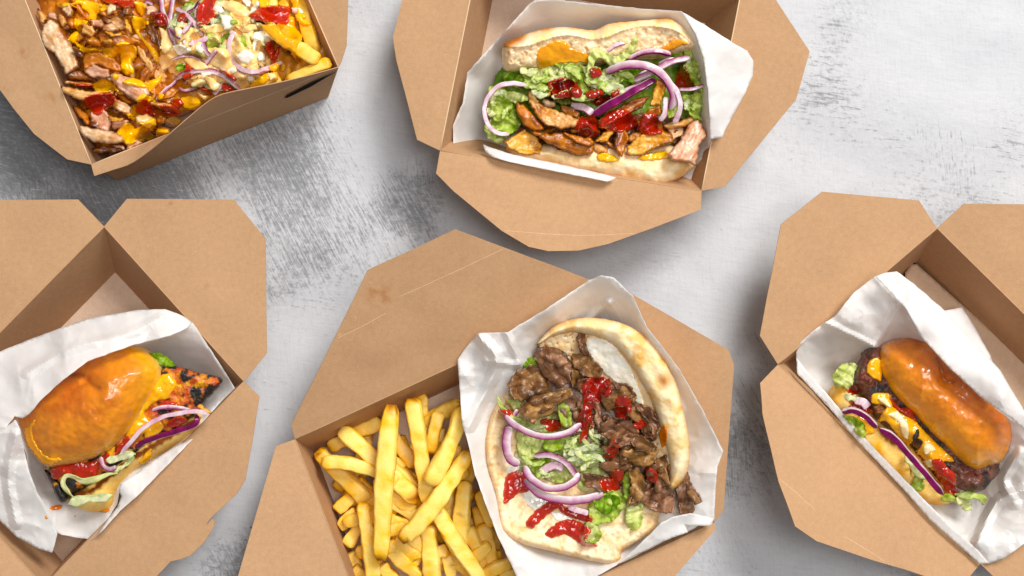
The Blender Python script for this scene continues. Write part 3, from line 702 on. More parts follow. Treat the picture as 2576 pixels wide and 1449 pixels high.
def leaf(name, par, cr, outline, z, k, seed, ruf=.0032, rf=.045, step=3.0, jag=3.2):
    o_ = D(cr, outline); c_ = o_.mean(0); ax_ = o_ - c_; w_, ve = np.linalg.eigh(ax_.T @ ax_); tu = .5 * math.sin(seed * 2.7)
    def ex(uv, d):
        q = uv - c_; al = q @ ve[:, 1] + tu * (q @ ve[:, 0]); ac = q @ ve[:, 0] - tu * (q @ ve[:, 1])
        pl = fbm(np.stack([ac * .02, al * .075, np.full(len(uv), seed * 1.3)], 1), 2)          # pleats across the leaf
        return ruf * 1.0 * (np.abs(n2(uv, rf * .6, seed, 1)) * 2 - .6) + ruf * .75 * pl + ruf * .9 * n2(uv, rf * 2.0, seed + 4, 1) * np.exp(-d / 6)
    return sheet(name, D(cr, outline), z, LEAF, step=step, thick=.0005, corner=False, jag=jag, jagf=.12, extra=ex, colf=leafcol(k, seed), parent=par, seed=seed)
def ribbon(name, par, cr, path, w, k, seed, ruf=.0016, n=34):
    """a shred of lettuce: (x, y, height) path, width in crop units"""
    p = np.array(path, float); xy = D(cr, p[:, :2]); wid = w * CR[cr][2] * PX; q = smooth_open(np.hstack([xy, p[:, 2:]]), n)
    c = P(q[:, :2], q[:, 2]); t = np.gradient(c, axis=0); t /= np.linalg.norm(t, axis=1)[:, None]; sd = np.cross(t, [0, 0, 1.0]); sd /= np.linalg.norm(sd, axis=1)[:, None]
    m = 7; s = np.linspace(0, 1, n); V = []; rs = np.random.RandomState(seed); ph = rs.uniform(0, 6)
    prof = np.clip(np.minimum(s, 1 - s) * 7, .25, 1) * (1 + .25 * np.sin(s * 11 + ph))
    tw = .7 * np.sin(s * 7 + ph) * (.5 + .5 * rs.rand())
    for j in range(m):
        a = (j / (m - 1) - .5) * wid * prof
        V.append(c + sd * (a * np.cos(tw))[:, None] + np.array([0, 0, 1.0]) * (a * np.sin(tw) + ruf * np.sin(s * 26 + ph + j) * abs(j / (m - 1) - .5))[:, None])
    V = np.stack(V, 1).reshape(-1, 3)
    F = [(i * m + j, (i + 1) * m + j, (i + 1) * m + j + 1, i * m + j + 1) for i in range(n - 1) for j in range(m - 1)]
    A, B, C = [lin(x) for x in LG[k]]; jj = np.tile(np.arange(m), n) / (m - 1); ss = np.repeat(s, m)
    nn = fbm(np.stack([ss * 7, jj * 3, np.full(len(ss), seed * 1.3)], 1), 2)
    col = mix(A, B, .35 + nn + .5 * (ss - .5)); col = mix(col, C, np.abs(jj - .5) * .9 + .3 * nn)
    return mesh(name, V, F, LEAF, par, True, col, True, thick=.0006)
def onion(name, par, cr, path, w, seed, h=.0026, roll=0.0, flip=False, kind='ring', n=44):
    """slice of red onion: rounded bar with a purple skin along its outer side, paler flesh"""
    p = np.array(path, float); xy = D(cr, p[:, :2]); wid = w * CR[cr][2] * PX * .42; hh = h * .30; sec = []
    m = 18
    for k in range(m):
        a = 2 * math.pi * k / m; ca, sa = math.cos(a), math.sin(a)
        sec.append((wid * np.sign(ca) * abs(ca) ** .22, hh * np.sign(sa) * abs(sa) ** .30))
    PUR, MAG, PNK, WHT = lin('#6a1048'), lin('#a03575'), lin('#e0b4c8'), lin('#f5e6e8')
    sg = -1 if flip else 1
    def cf(S, J, V):
        a = 2 * math.pi * J / m; x = np.sign(np.cos(a)) * np.abs(np.cos(a)) ** .22 * sg; nn = fbm(np.stack([S * 9, x * 1.5, np.full(len(S), seed * 2.1)], 1), 2)
        fine = fbm(np.stack([S * 60, x * .6, np.full(len(S), seed * 3.3)], 1), 2)
        if kind == 'skin': r = mix(PUR, MAG, .35 + .7 * nn + .5 * fine); r = mix(r, WHT, sm(-x, .70, .97) * .9)
        elif kind == 'pale': r = mix(WHT, PNK, .35 + .9 * nn + .5 * fine); r = mix(r, MAG, sm(x, .62, 1.0) * .65)
        else: r = mix(WHT, PNK, .4 + .8 * nn + .5 * x + .5 * fine); r = mix(r, MAG, sm(x + .25 * nn, .15, .7) * .85); r = mix(r, PUR, sm(x, .62, .98) * .9)
        return r * (1 + .06 * fine)[:, None]
    tp = lambda s: .45 + .55 * np.clip(np.minimum(s, 1 - s) * 14, 0, 1) ** .5
    return sweep(name, np.hstack([xy, p[:, 2:]]), sec, ONION, n=n, roll=roll, parent=par, colf=cf, wob=.0004, wf=.12, seed=seed, taper=tp, sharp=38)
def ketchup(par, cr, outline, seed, h=.0022, dark=0.0, name='ketchup', it=8):
    a, b, e = lin('#b82008'), lin('#660c05'), lin('#d6500f')
    def cf(uv, d, z): return mix(mix(a, b, dark + .35 * n2(uv, .04, seed)), e, np.exp(-d / 3.0) * (.8 - dark))
    q = D(cr, outline); q = q.mean(0) + (q - q.mean(0)) * 1.14
    return drape(name, q, h, KETCH, cf, par, seed=seed, it=it, jag=2.6, nz=.0006)
def sauce(par, cr, outline, seed, h=.0018, c=('#ffb30c', '#fdbf34'), name='cheese_sauce', it=8, jag=1.2, mat=None, lift=.0002):
    a, b = lin(c[0]), lin(c[1])
    def cf(uv, d, z): return mix(a, b, .5 + .6 * n2(uv, .03, seed))
    return drape(name, D(cr, outline), h, mat or SAUCE, cf, par, seed=seed, it=it, jag=jag, lift=lift)
PEACH = ('#ffe2b2', '#fdd08e'); WHITE = ('#fbf5ea', '#f8ead2'); YEL = ('#ffb30c', '#fdbf34'); ORA = ('#f5a01a', '#fab638')

# ---------------------------------------------------------------- chicken burger, left box
fresh(True)
g3 = thing('chicken_burger', 'grilled chicken burger in a glossy brioche bun, left box', 'burger', P([(290, 1060)], .012)[0])
# bottom bun
def bb(uv, d, z, cut=None):
    a, b, c = lin('#e9b25a'), lin('#f3d493'), lin('#8a4a16')
    return a
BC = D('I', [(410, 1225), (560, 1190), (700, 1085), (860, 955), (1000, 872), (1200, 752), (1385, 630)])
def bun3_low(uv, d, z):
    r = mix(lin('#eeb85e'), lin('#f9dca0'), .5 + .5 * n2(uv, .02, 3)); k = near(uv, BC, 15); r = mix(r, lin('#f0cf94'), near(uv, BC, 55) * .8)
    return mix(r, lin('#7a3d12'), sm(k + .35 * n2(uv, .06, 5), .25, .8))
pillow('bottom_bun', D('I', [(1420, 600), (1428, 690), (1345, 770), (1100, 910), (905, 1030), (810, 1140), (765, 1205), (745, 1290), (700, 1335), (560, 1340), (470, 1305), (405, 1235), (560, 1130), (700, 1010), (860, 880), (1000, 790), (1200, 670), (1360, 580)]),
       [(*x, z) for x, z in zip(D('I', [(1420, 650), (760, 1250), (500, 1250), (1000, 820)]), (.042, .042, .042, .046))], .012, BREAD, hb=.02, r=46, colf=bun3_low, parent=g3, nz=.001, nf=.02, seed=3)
# chicken fillet: orange marinade with black char
def charcol(seed, lo=.04, hi=.24, edge=11, base=('#e0872a', '#c2410c', '#f0b450')):
    a, b, c = [lin(x) for x in base]; K = lin('#140d0a')
    def f(uv, d, z):
        n = n2(uv, .035, seed, 4); r = mix(a, b, .5 + 1.1 * n2(uv, .05, seed + 7)); r = mix(r, c, sm(n2(uv, .04, seed + 3), .15, .5))
        return mix(r, K, sm(n + .55 * np.exp(-d / edge), lo, hi))
    return f
pillow('chicken_fillet', D('I', [(230, 1010), (300, 960), (600, 800), (900, 560), (1080, 300), (1130, 240), (1250, 243), (1400, 288), (1500, 308), (1572, 340), (1545, 395), (1500, 445), (1455, 492), (1400, 560), (1330, 640), (1100, 790), (900, 920), (700, 1060), (480, 1190), (400, 1210), (300, 1080)]),
       [(*x, z) for x, z in zip(D('I', [(1500, 360), (1150, 300), (300, 1050), (900, 850)]), (.056, .058, .050, .050))], .007, BEEF, hb=.008, r=20, jag=2.5, jagf=.08, nz=.0016, nf=.04, seed=8, colf=charcol(8), parent=g3)
pillow('charred_edge', D('I', [(225, 1025), (270, 1040), (320, 1090), (380, 1190), (392, 1225), (372, 1272), (335, 1262), (292, 1175), (262, 1100)]), .046, .005, BEEF, hb=.008, r=9, jag=2, seed=9, nz=.001, nf=.06,
       colf=charcol(9, -.25, .05, 12), parent=g3)
# cheese slice melting out
for i, (pp, sd) in enumerate([([(1080, 330), (1150, 292), (1200, 322), (1228, 380), (1185, 452), (1160, 490), (1080, 505), (1010, 560), (985, 600), (1070, 690), (1000, 740), (900, 790), (842, 790), (850, 700), (930, 570)], 31),
                              ([(1000, 660), (1080, 640), (1130, 690), (1080, 760), (980, 780)], 32), ([(960, 930), (1010, 870), (1040, 860), (1035, 940), (980, 985), (940, 975)], 33), ([(690, 880), (760, 840), (740, 930), (700, 940)], 34)]):
    sauce(g3, 'I', pp, sd, h=.0030, c=('#f2a312', '#f6bb2e'), name='melted_cheese')
fresh()
for i, pp in enumerate([[(1090, 545), (1120, 505), (1180, 500), (1240, 540), (1180, 570), (1110, 560)], [(760, 900), (790, 830), (850, 770), (860, 820), (800, 890)], [(300, 1010), (420, 975), (540, 970), (610, 960), (600, 1060), (520, 1085), (400, 1070), (310, 1090)],
                        [(1160, 660), (1230, 620), (1300, 640), (1250, 690), (1180, 700)], [(690, 890), (650, 940), (690, 980), (720, 930)]]):
    ketchup(g3, 'I', pp, 40 + i, h=.0020, dark=.15)
# top bun
GR3 = D('I', [(415, 305), (500, 300), (548, 335), (600, 385), (640, 405)])
def bun3_dent(uv, d):
    g = near(uv, GR3, 24); e = near(uv, D('I', [(560, 330), (500, 380), (450, 372)]), 12)
    s = near(uv, D('I', [(440, 240), (520, 280), (560, 340)]), 50)
    return -.0040 * g ** 1.2 - .0018 * e - .0016 * s + .0016 * n2(uv, .012, 4) + .0006 * n2(uv, .045, 6)
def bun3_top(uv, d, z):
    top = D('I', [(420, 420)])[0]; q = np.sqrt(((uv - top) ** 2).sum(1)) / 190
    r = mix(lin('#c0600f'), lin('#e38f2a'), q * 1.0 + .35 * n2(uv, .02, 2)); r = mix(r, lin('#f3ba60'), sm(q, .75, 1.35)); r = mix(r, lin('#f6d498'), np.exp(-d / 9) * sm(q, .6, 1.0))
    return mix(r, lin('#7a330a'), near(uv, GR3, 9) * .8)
pillow('top_bun', D('I', [(1112, 240), (1112, 330), (1062, 432), (985, 530), (925, 640), (850, 735), (770, 830), (650, 905), (560, 945), (450, 975), (330, 992), (250, 1000), (170, 950), (100, 860), (50, 760), (-40, 620), (-30, 420), (150, 190), (420, 70), (680, 40), (860, 50), (985, 98), (1065, 160)]),
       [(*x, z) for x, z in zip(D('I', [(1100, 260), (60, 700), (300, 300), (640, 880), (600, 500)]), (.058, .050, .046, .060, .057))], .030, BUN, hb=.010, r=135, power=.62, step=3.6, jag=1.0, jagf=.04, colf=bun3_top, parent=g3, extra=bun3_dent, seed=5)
fresh()
sauce(g3, 'I', [(60, 720), (100, 690), (140, 640), (160, 650), (135, 720), (150, 800), (200, 880), (260, 930), (340, 930), (350, 960), (240, 990), (140, 900), (90, 830)], 36, h=.0014, c=('#f09c1e', '#f2ad3c'), name='cheese_drip', jag=3)
# salad hanging out
onion('onion_slice', g3, 'I', [(1042, 575, .070), (1100, 552, .072), (1180, 545, .072), (1260, 552, .071), (1335, 578, .069)], 34, 1, h=.0030)
onion('onion_slice', g3, 'I', [(1470, 598, .070), (1390, 578, .071), (1290, 585, .071), (1180, 605, .071), (1060, 650, .071), (955, 725, .071), (870, 820, .070), (805, 905, .067)], 40, 2, h=.0035, kind='pale')
onion('onion_slice', g3, 'I', [(1370, 605, .066), (1385, 645, .067), (1350, 685, .067), (1230, 728, .068), (1100, 765, .068), (990, 805, .067), (920, 858, .064)], 48, 3, h=.003, kind='skin', roll=.5)
onion('onion_slice', g3, 'I', [(650, 925, .062), (670, 985, .062), (720, 1015, .062), (770, 1000, .062)], 42, 4, h=.004)
ribbon('lettuce_shred', g3, 'I', [(455, 1240, .058), (400, 1190, .060), (365, 1130, .062), (385, 1070, .063), (450, 1078, .063), (520, 1110, .062), (620, 1090, .063), (700, 1060, .063), (780, 1045, .062)], 44, 'pale', 5)
ribbon('lettuce_shred', g3, 'I', [(400, 1285, .058), (480, 1258, .060), (560, 1240, .061), (650, 1238, .061), (740, 1215, .059)], 66, 'white', 6)
ribbon('lettuce_shred', g3, 'I', [(690, 950, .066), (760, 940, .067), (840, 915, .067), (915, 900, .066)], 60, 'white', 7)
ribbon('lettuce_shred', g3, 'I', [(740, 1035, .062), (830, 990, .062), (905, 925, .062)], 34, 'pale', 8)
leaf('lettuce_leaf', g3, 'I', [(1010, 150), (1060, 132), (1120, 150), (1180, 190), (1212, 235), (1150, 240), (1080, 215)], .062, 'deep', 9)
meat('chicken_scrap', g3, 'I', [(1370, 545), (1410, 520), (1450, 560), (1490, 580), (1480, 605), (1420, 590)], .068, 'gold', 10, th=.0018, step=2.6)
# sauce spots on the paper
FOOD['v'].append(W3V); FOOD['t'] += [[i + FOOD['n'] for i in f] for f in W3T]; FOOD['n'] += len(W3V); fresh()
for i, pp in enumerate([[(255, 1315), (300, 1290), (360, 1290), (350, 1320), (300, 1335)], [(222, 1372), (245, 1366), (255, 1390), (235, 1400)], [(440, 1370), (462, 1368), (460, 1384)], [(640, 1340), (700, 1320), (730, 1330), (690, 1350)]]):
    sauce(g3, 'I', pp, 50 + i, h=.0008, c=('#d96a14', '#e8941e'), name='sauce_spot')

# ---------------------------------------------------------------- beef burger, right box
fresh(True)
g5 = thing('beef_burger', 'beef cheeseburger with red onion in a brioche bun, right box', 'burger', P([(2330, 1050)], .012)[0])
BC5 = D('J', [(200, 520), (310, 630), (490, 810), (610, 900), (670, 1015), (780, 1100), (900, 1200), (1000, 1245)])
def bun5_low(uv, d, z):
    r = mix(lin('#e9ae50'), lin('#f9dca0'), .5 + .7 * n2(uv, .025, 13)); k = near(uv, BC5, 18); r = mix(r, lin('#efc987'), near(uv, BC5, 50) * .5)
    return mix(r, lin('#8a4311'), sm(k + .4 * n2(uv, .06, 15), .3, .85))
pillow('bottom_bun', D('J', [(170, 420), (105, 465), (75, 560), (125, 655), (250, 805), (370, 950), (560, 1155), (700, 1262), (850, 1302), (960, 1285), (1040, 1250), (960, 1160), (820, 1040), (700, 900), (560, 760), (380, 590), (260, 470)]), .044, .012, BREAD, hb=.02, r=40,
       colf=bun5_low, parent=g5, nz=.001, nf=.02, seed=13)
def beefcol(uv, d, z):
    n = n2(uv, .04, 21, 4); r = mix(lin('#6b4234'), lin('#452619'), .5 + n); r = mix(r, lin('#8a5a48'), sm(n2(uv, .07, 22), .1, .5) * .7); r = mix(r, lin('#6e2f26'), sm(n2(uv, .03, 25), .1, .5) * .6)
    return mix(r, lin('#171010'), sm(n2(uv, .03, 23, 4), .22, .42))
pillow('beef_patty', D('J', [(450, 165), (330, 188), (300, 260), (258, 340), (268, 430), (320, 525), (395, 660), (480, 745), (620, 825), (760, 965), (855, 1085), (950, 1155), (1080, 1212), (1185, 1197), (1262, 1110), (1302, 1030), (1260, 900), (800, 560), (520, 280)]),
       .056, .010, BEEF, hb=.010, r=26, jag=3, jagf=.07, nz=.0022, nf=.05, seed=21, colf=beefcol, parent=g5)
for pp, sd in [([(335, 340), (355, 262), (420, 235), (450, 290), (445, 405), (400, 395)], 61),
               ([(368, 560), (380, 500), (440, 490), (512, 500), (530, 580), (600, 640), (690, 690), (745, 750), (825, 832), (965, 965), (965, 992), (890, 1000), (840, 1050), (800, 1045), (740, 960), (700, 930), (740, 850), (690, 830), (640, 880), (600, 842), (545, 782), (480, 705), (425, 702), (440, 650), (475, 592), (400, 578)], 62),
               ([(250, 740), (300, 610), (350, 640), (380, 720), (400, 780), (340, 800), (290, 790)], 63)]:
    sauce(g5, 'J', pp, sd, h=.0020, c=('#f0a010', '#f6b526'), name='melted_cheese')
fresh()
for pp, sd in [([(418, 530), (470, 520), (500, 560), (520, 590), (500, 600), (450, 570)], 64), ([(490, 650), (560, 620), (610, 670), (640, 720), (645, 800), (625, 835), (590, 780), (560, 700)], 65), ([(745, 880), (790, 850), (840, 900), (800, 930), (760, 940)], 66), ([(760, 990), (800, 970), (830, 1010), (790, 1040)], 67)]:
    sauce(g5, 'J', pp, sd, h=.0012, c=('#f7d7a6', '#f9e2bd'), name='burger_sauce')
for pp, sd in [([(510, 500), (545, 560), (600, 600), (660, 580), (670, 640), (700, 695), (640, 660), (560, 610), (520, 560)], 68), ([(820, 1000), (880, 985), (930, 1040), (975, 1090), (985, 1205), (950, 1225), (900, 1170), (850, 1090)], 69), ([(210, 590), (300, 570), (370, 610), (360, 640), (260, 610)], 70),
               ([(190, 470), (240, 430), (280, 480), (240, 510)], 71)]:
    ketchup(g5, 'J', pp, sd, h=.0018, dark=.2)
pillow('char_spot', D('J', [(690, 760), (720, 740), (720, 790), (700, 840), (668, 830)]), .068, .002, BEEF, hb=.002, r=6, jag=2, jagf=.15, seed=24, colf=solidcol('#171010'), parent=g5)
meat('mince_crumb', g5, 'J', [(385, 590), (440, 575), (490, 595), (450, 640), (410, 650)], .066, 'dark', 25, th=.003, mat=BEEF)
GR5 = D('J', [(850, 250), (880, 330), (900, 400), (960, 415)])
def bun5_dent(uv, d):
    return -.0036 * near(uv, GR5, 26) ** 1.2 - .0030 * near(uv, D('J', [(890, 380), (1000, 500), (1120, 590), (1250, 640)]), 30) + .0012 * near(uv, D('J', [(740, 470), (720, 600), (760, 690)]), 12) + .0010 * n2(uv, .014, 14) + .0004 * n2(uv, .05, 16)
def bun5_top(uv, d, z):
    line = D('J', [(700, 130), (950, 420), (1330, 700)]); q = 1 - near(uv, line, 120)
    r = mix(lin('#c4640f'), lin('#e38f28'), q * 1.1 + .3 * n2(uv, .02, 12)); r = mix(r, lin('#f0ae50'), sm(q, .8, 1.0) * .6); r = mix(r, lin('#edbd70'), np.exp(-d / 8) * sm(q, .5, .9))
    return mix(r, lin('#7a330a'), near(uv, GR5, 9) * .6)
pillow('top_bun', D('J', [(415, 250), (440, 172), (500, 120), (600, 90), (720, 70), (880, 70), (1030, 150), (1150, 270), (1250, 400), (1340, 530), (1400, 650), (1405, 800), (1350, 950), (1300, 1000), (1200, 1040), (1130, 1062), (1060, 1030), (980, 960), (880, 852), (780, 762), (680, 652), (580, 562), (490, 452), (430, 335)]),
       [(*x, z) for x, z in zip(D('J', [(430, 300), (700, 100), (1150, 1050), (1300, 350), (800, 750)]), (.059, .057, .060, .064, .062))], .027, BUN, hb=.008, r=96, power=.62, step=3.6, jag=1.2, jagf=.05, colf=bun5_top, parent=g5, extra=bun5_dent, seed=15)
onion('onion_slice', g5, 'J', [(158, 632, .064), (240, 618, .068), (320, 652, .070), (370, 700, .070), (412, 742, .068)], 50, 11, h=.0038, kind='skin', roll=-.5)
onion('onion_slice', g5, 'J', [(430, 755, .072), (510, 795, .073), (570, 850, .073), (650, 945, .073), (760, 1070, .072), (830, 1155, .070), (890, 1225, .066)], 52, 12, h=.0040, kind='skin', roll=-.35)
onion('onion_slice', g5, 'J', [(255, 545, .060), (310, 560, .062), (345, 600, .062)], 70, 13, h=.003, kind='pale')
leaf('lettuce_leaf', g5, 'J', [(90, 380), (110, 330), (170, 285), (240, 272), (275, 300), (250, 350), (230, 430), (200, 475), (170, 440), (120, 460)], .058, 'pale', 14, ruf=.004)
leaf('lettuce_leaf', g5, 'J', [(170, 660), (230, 660), (300, 700), (330, 760), (325, 815), (270, 790), (220, 720)], .063, 'green', 15, ruf=.004)
leaf('lettuce_leaf', g5, 'J', [(655, 1010), (700, 1040), (745, 1110), (752, 1195), (705, 1200), (662, 1180), (680, 1100)], .060, 'green', 16)
leaf('lettuce_leaf', g5, 'J', [(875, 1262), (910, 1225), (970, 1240), (975, 1272), (920, 1280)], .058, 'green', 17)
ribbon('lettuce_shred', g5, 'J', [(975, 1225, .056), (1050, 1235, .058), (1120, 1235, .060), (1175, 1255, .058), (1185, 1300, .054)], 52, 'green', 18)
ribbon('lettuce_shred', g5, 'J', [(990, 1250, .056), (1040, 1290, .054), (1100, 1335, .052)], 70, 'pale', 19)
ribbon('lettuce_shred', g5, 'J', [(175, 505, .064), (220, 525, .066), (265, 530, .064)], 48, 'white', 20)
ribbon('lettuce_shred', g5, 'J', [(620, 930, .062), (660, 1000, .064), (720, 1070, .064), (800, 1120, .062)], 60, 'pale', 22)
# ---------------------------------------------------------------- chicken sandwich, top centre box
fresh(True)
g2 = thing('chicken_sandwich', 'long bread roll stuffed with roast chicken, lettuce and onion, top centre', 'sandwich', P([(1520, 260)], .010)[0])
pillow('bread_bottom', D('F', [(262, 1095), (540, 1080), (900, 1090), (1250, 1080), (1560, 1080), (1770, 1225), (1705, 1312), (1600, 1378), (1490, 1412), (1330, 1392), (1120, 1350), (800, 1290), (500, 1226), (320, 1195)]), .043, .012, BREAD, hb=.014, r=44, step=3.6, nz=.0012, nf=.03, seed=80,
       colf=lambda uv, d, z: mix(mix(lin('#f0cf9e'), lin('#f9e4c2'), .5 + .8 * n2(uv, .03, 80)), lin('#d9a868'), sm(n2(uv, .02, 81), .25, .6) * .5), parent=g2)
TLIP = D('F', [(235, 300), (300, 300), (430, 290), (560, 245), (700, 208), (830, 215), (950, 240), (1060, 222), (1200, 165), (1350, 132), (1500, 142), (1600, 162), (1690, 215), (1760, 285)])
TLx, TLy = smooth_open(TLIP, 80)[:, 0], smooth_open(TLIP, 80)[:, 1]
def below2(uv): return uv[:, 1] - np.interp(uv[:, 0], TLx, TLy)
def bread2(uv, d, z):
    b = below2(uv); n = n2(uv, .03, 83); cr = mix(lin('#f3d3a0'), lin('#fae6c4'), .5 + n); cr = mix(cr, lin('#cf8a3e'), np.exp(-d / 9) * sm(-b, 8, 26) * (.45 + 1.0 * np.clip(n2(uv, .03, 84), 0, 1)))
    cr = mix(cr, lin('#b3611f'), near(uv, D('F', [(240, 285), (300, 250), (350, 225)]), 22)); cr = mix(cr, lin('#c98a45'), near(uv, D('F', [(1480, 75), (1560, 70)]), 14) * .8)
    cm = mix(lin('#f2cfa4'), lin('#fae3c4'), .5 + 1.1 * n2(uv, .08, 85)); cm = mix(cm, lin('#c9a273'), sm(n2(uv, .09, 86), .28, .6) * .55)
    return mix(cr, cm, sm(b, -1, 3))
def bread2_z(uv, d):
    b = below2(uv); pores = -.0014 * sm(n2(uv, .09, 86), .25, .6) - .001 * np.abs(n2(uv, .07, 87))
    notch = -.004 * near(uv, D('F', [(950, 155), (955, 235)]), 22)
    return np.where(b > 0, -.0018 - .00013 * b + pores * np.minimum(1, b / 5), .0) + notch
pillow('bread_top', D('F', [(235, 278), (350, 215), (500, 165), (650, 138), (780, 140), (950, 160), (1080, 110), (1250, 85), (1480, 66), (1570, 63), (1650, 108), (1732, 190), (1788, 285), (1700, 350), (1500, 390), (1300, 400), (1000, 440), (800, 490), (600, 490), (420, 492), (330, 500), (240, 490), (220, 400)]),
       .056, .018, BREAD, hb=.016, r=26, step=3.0, jag=.8, colf=bread2, parent=g2, extra=bread2_z, nz=.0008, nf=.03, seed=82)
sauce(g2, 'F', [(490, 385), (515, 300), (600, 258), (700, 240), (780, 295), (860, 335), (925, 365), (910, 430), (740, 425), (600, 462), (510, 475)], 90, h=.0010, c=('#e08c12', '#efa524'), name='orange_sauce', it=4, jag=4)
sauce(g2, 'F', [(1310, 328), (1500, 298), (1600, 235), (1745, 265), (1650, 300), (1560, 332), (1400, 345)], 91, h=.0010, c=('#d9820f', '#eda022'), name='orange_sauce', it=4, jag=4)
# the bed of lettuce
for i, (o, z, k) in enumerate([
    ([(200, 480), (600, 440), (1000, 430), (1500, 330), (1840, 310), (1850, 850), (1400, 900), (900, 860), (400, 900), (150, 900)], .040, 'deep'),
    ([(225, 500), (300, 495), (420, 560), (390, 630), (250, 590)], .052, 'deep'), ([(110, 620), (220, 635), (360, 675), (425, 720), (310, 750), (345, 830), (365, 930), (285, 1005), (180, 1065), (95, 1000), (78, 930), (150, 850), (125, 720)], .050, 'green'),
    ([(120, 700), (230, 690), (300, 760), (260, 860), (180, 900), (120, 820)], .054, 'green'), ([(170, 880), (280, 850), (350, 900), (300, 990), (200, 1010)], .055, 'green'), ([(90, 950), (170, 990), (240, 1040), (200, 1075), (110, 1030)], .050, 'pale'),
    ([(385, 525), (480, 470), (640, 428), (760, 425), (905, 440), (965, 500), (900, 560), (800, 560), (660, 560), (560, 600), (585, 685), (500, 665), (425, 590)], .060, 'pale'),
    ([(470, 560), (560, 590), (600, 680), (540, 690), (480, 640)], .062, 'green'), ([(640, 430), (780, 430), (900, 450), (880, 500), (740, 500)], .063, 'green'),
    ([(770, 510), (900, 465), (1080, 500), (1205, 520), (1160, 600), (1050, 650), (985, 705), (900, 695), (830, 620)], .060, 'green'), ([(880, 560), (1020, 545), (1170, 560), (1100, 620), (960, 650)], .0625, 'pale'),
    ([(1180, 520), (1300, 480), (1420, 520), (1330, 590), (1220, 580)], .054, 'deep'), ([(1060, 470), (1180, 450), (1230, 500), (1150, 540)], .056, 'deep'),
    ([(928, 330), (1010, 308), (1060, 345), (1150, 368), (1230, 300), (1288, 218), (1306, 270), (1265, 350), (1195, 420), (1205, 485), (1120, 475), (1050, 410), (985, 390), (940, 480), (900, 540), (912, 420)], .070, 'pale'),
    ([(1585, 340), (1640, 300), (1700, 300), (1700, 370), (1620, 390)], .056, 'deep'), ([(1685, 300), (1800, 285), (1832, 400), (1855, 560), (1840, 600), (1760, 600), (1715, 480), (1695, 400)], .058, 'green'),
    ([(1790, 380), (1840, 360), (1868, 480), (1850, 600), (1800, 560)], .056, 'pale'), ([(1675, 690), (1760, 680), (1850, 640), (1868, 740), (1800, 830), (1825, 885), (1760, 875), (1700, 790)], .058, 'green'), ([(1740, 690), (1850, 660), (1860, 730), (1790, 760)], .061, 'pale'),
    ([(1540, 800), (1620, 760), (1640, 830), (1560, 870)], .052, 'green'), ([(800, 690), (900, 695), (930, 720), (860, 735), (800, 720)], .064, 'pale'), ([(640, 700), (760, 690), (820, 730), (730, 760), (650, 740)], .050, 'green'),
    ([(230, 680), (330, 660), (420, 690), (410, 730), (300, 740)], .058, 'pale')]):
    leaf('lettuce_leaf', g2, 'F', o, z, k, 100 + i, ruf=.0042 if i else .002, step=2.8 if i else 7)
rs = np.random.RandomState(61)
for i in range(40):                      # shreds of lettuce hanging in the roll
    if i < 28: c = np.array([rs.uniform(420, 1250), rs.uniform(480, 700)])
    elif i < 34: c = np.array([rs.uniform(120, 330), rs.uniform(660, 1000)])
    else: c = np.array([rs.uniform(1690, 1840), rs.uniform(330, 840)])
    a = rs.uniform(-.7, .7) if i < 28 else rs.uniform(0, 3.1); d = np.array([math.cos(a), math.sin(a)]) * rs.uniform(50, 110) * (1 if i < 28 else .6); nn = np.array([-d[1], d[0]]) * rs.uniform(-.5, .5)
    q = np.array([c - d, c + nn, c + d]); ribbon('lettuce_shred', g2, 'F', np.hstack([q, np.full((3, 1), rs.uniform(.062, .067) - (0 if i < 28 else .004))]), rs.uniform(34, 64), ('pale', 'green', 'white', 'green')[i % 4], 1600 + i, n=20)
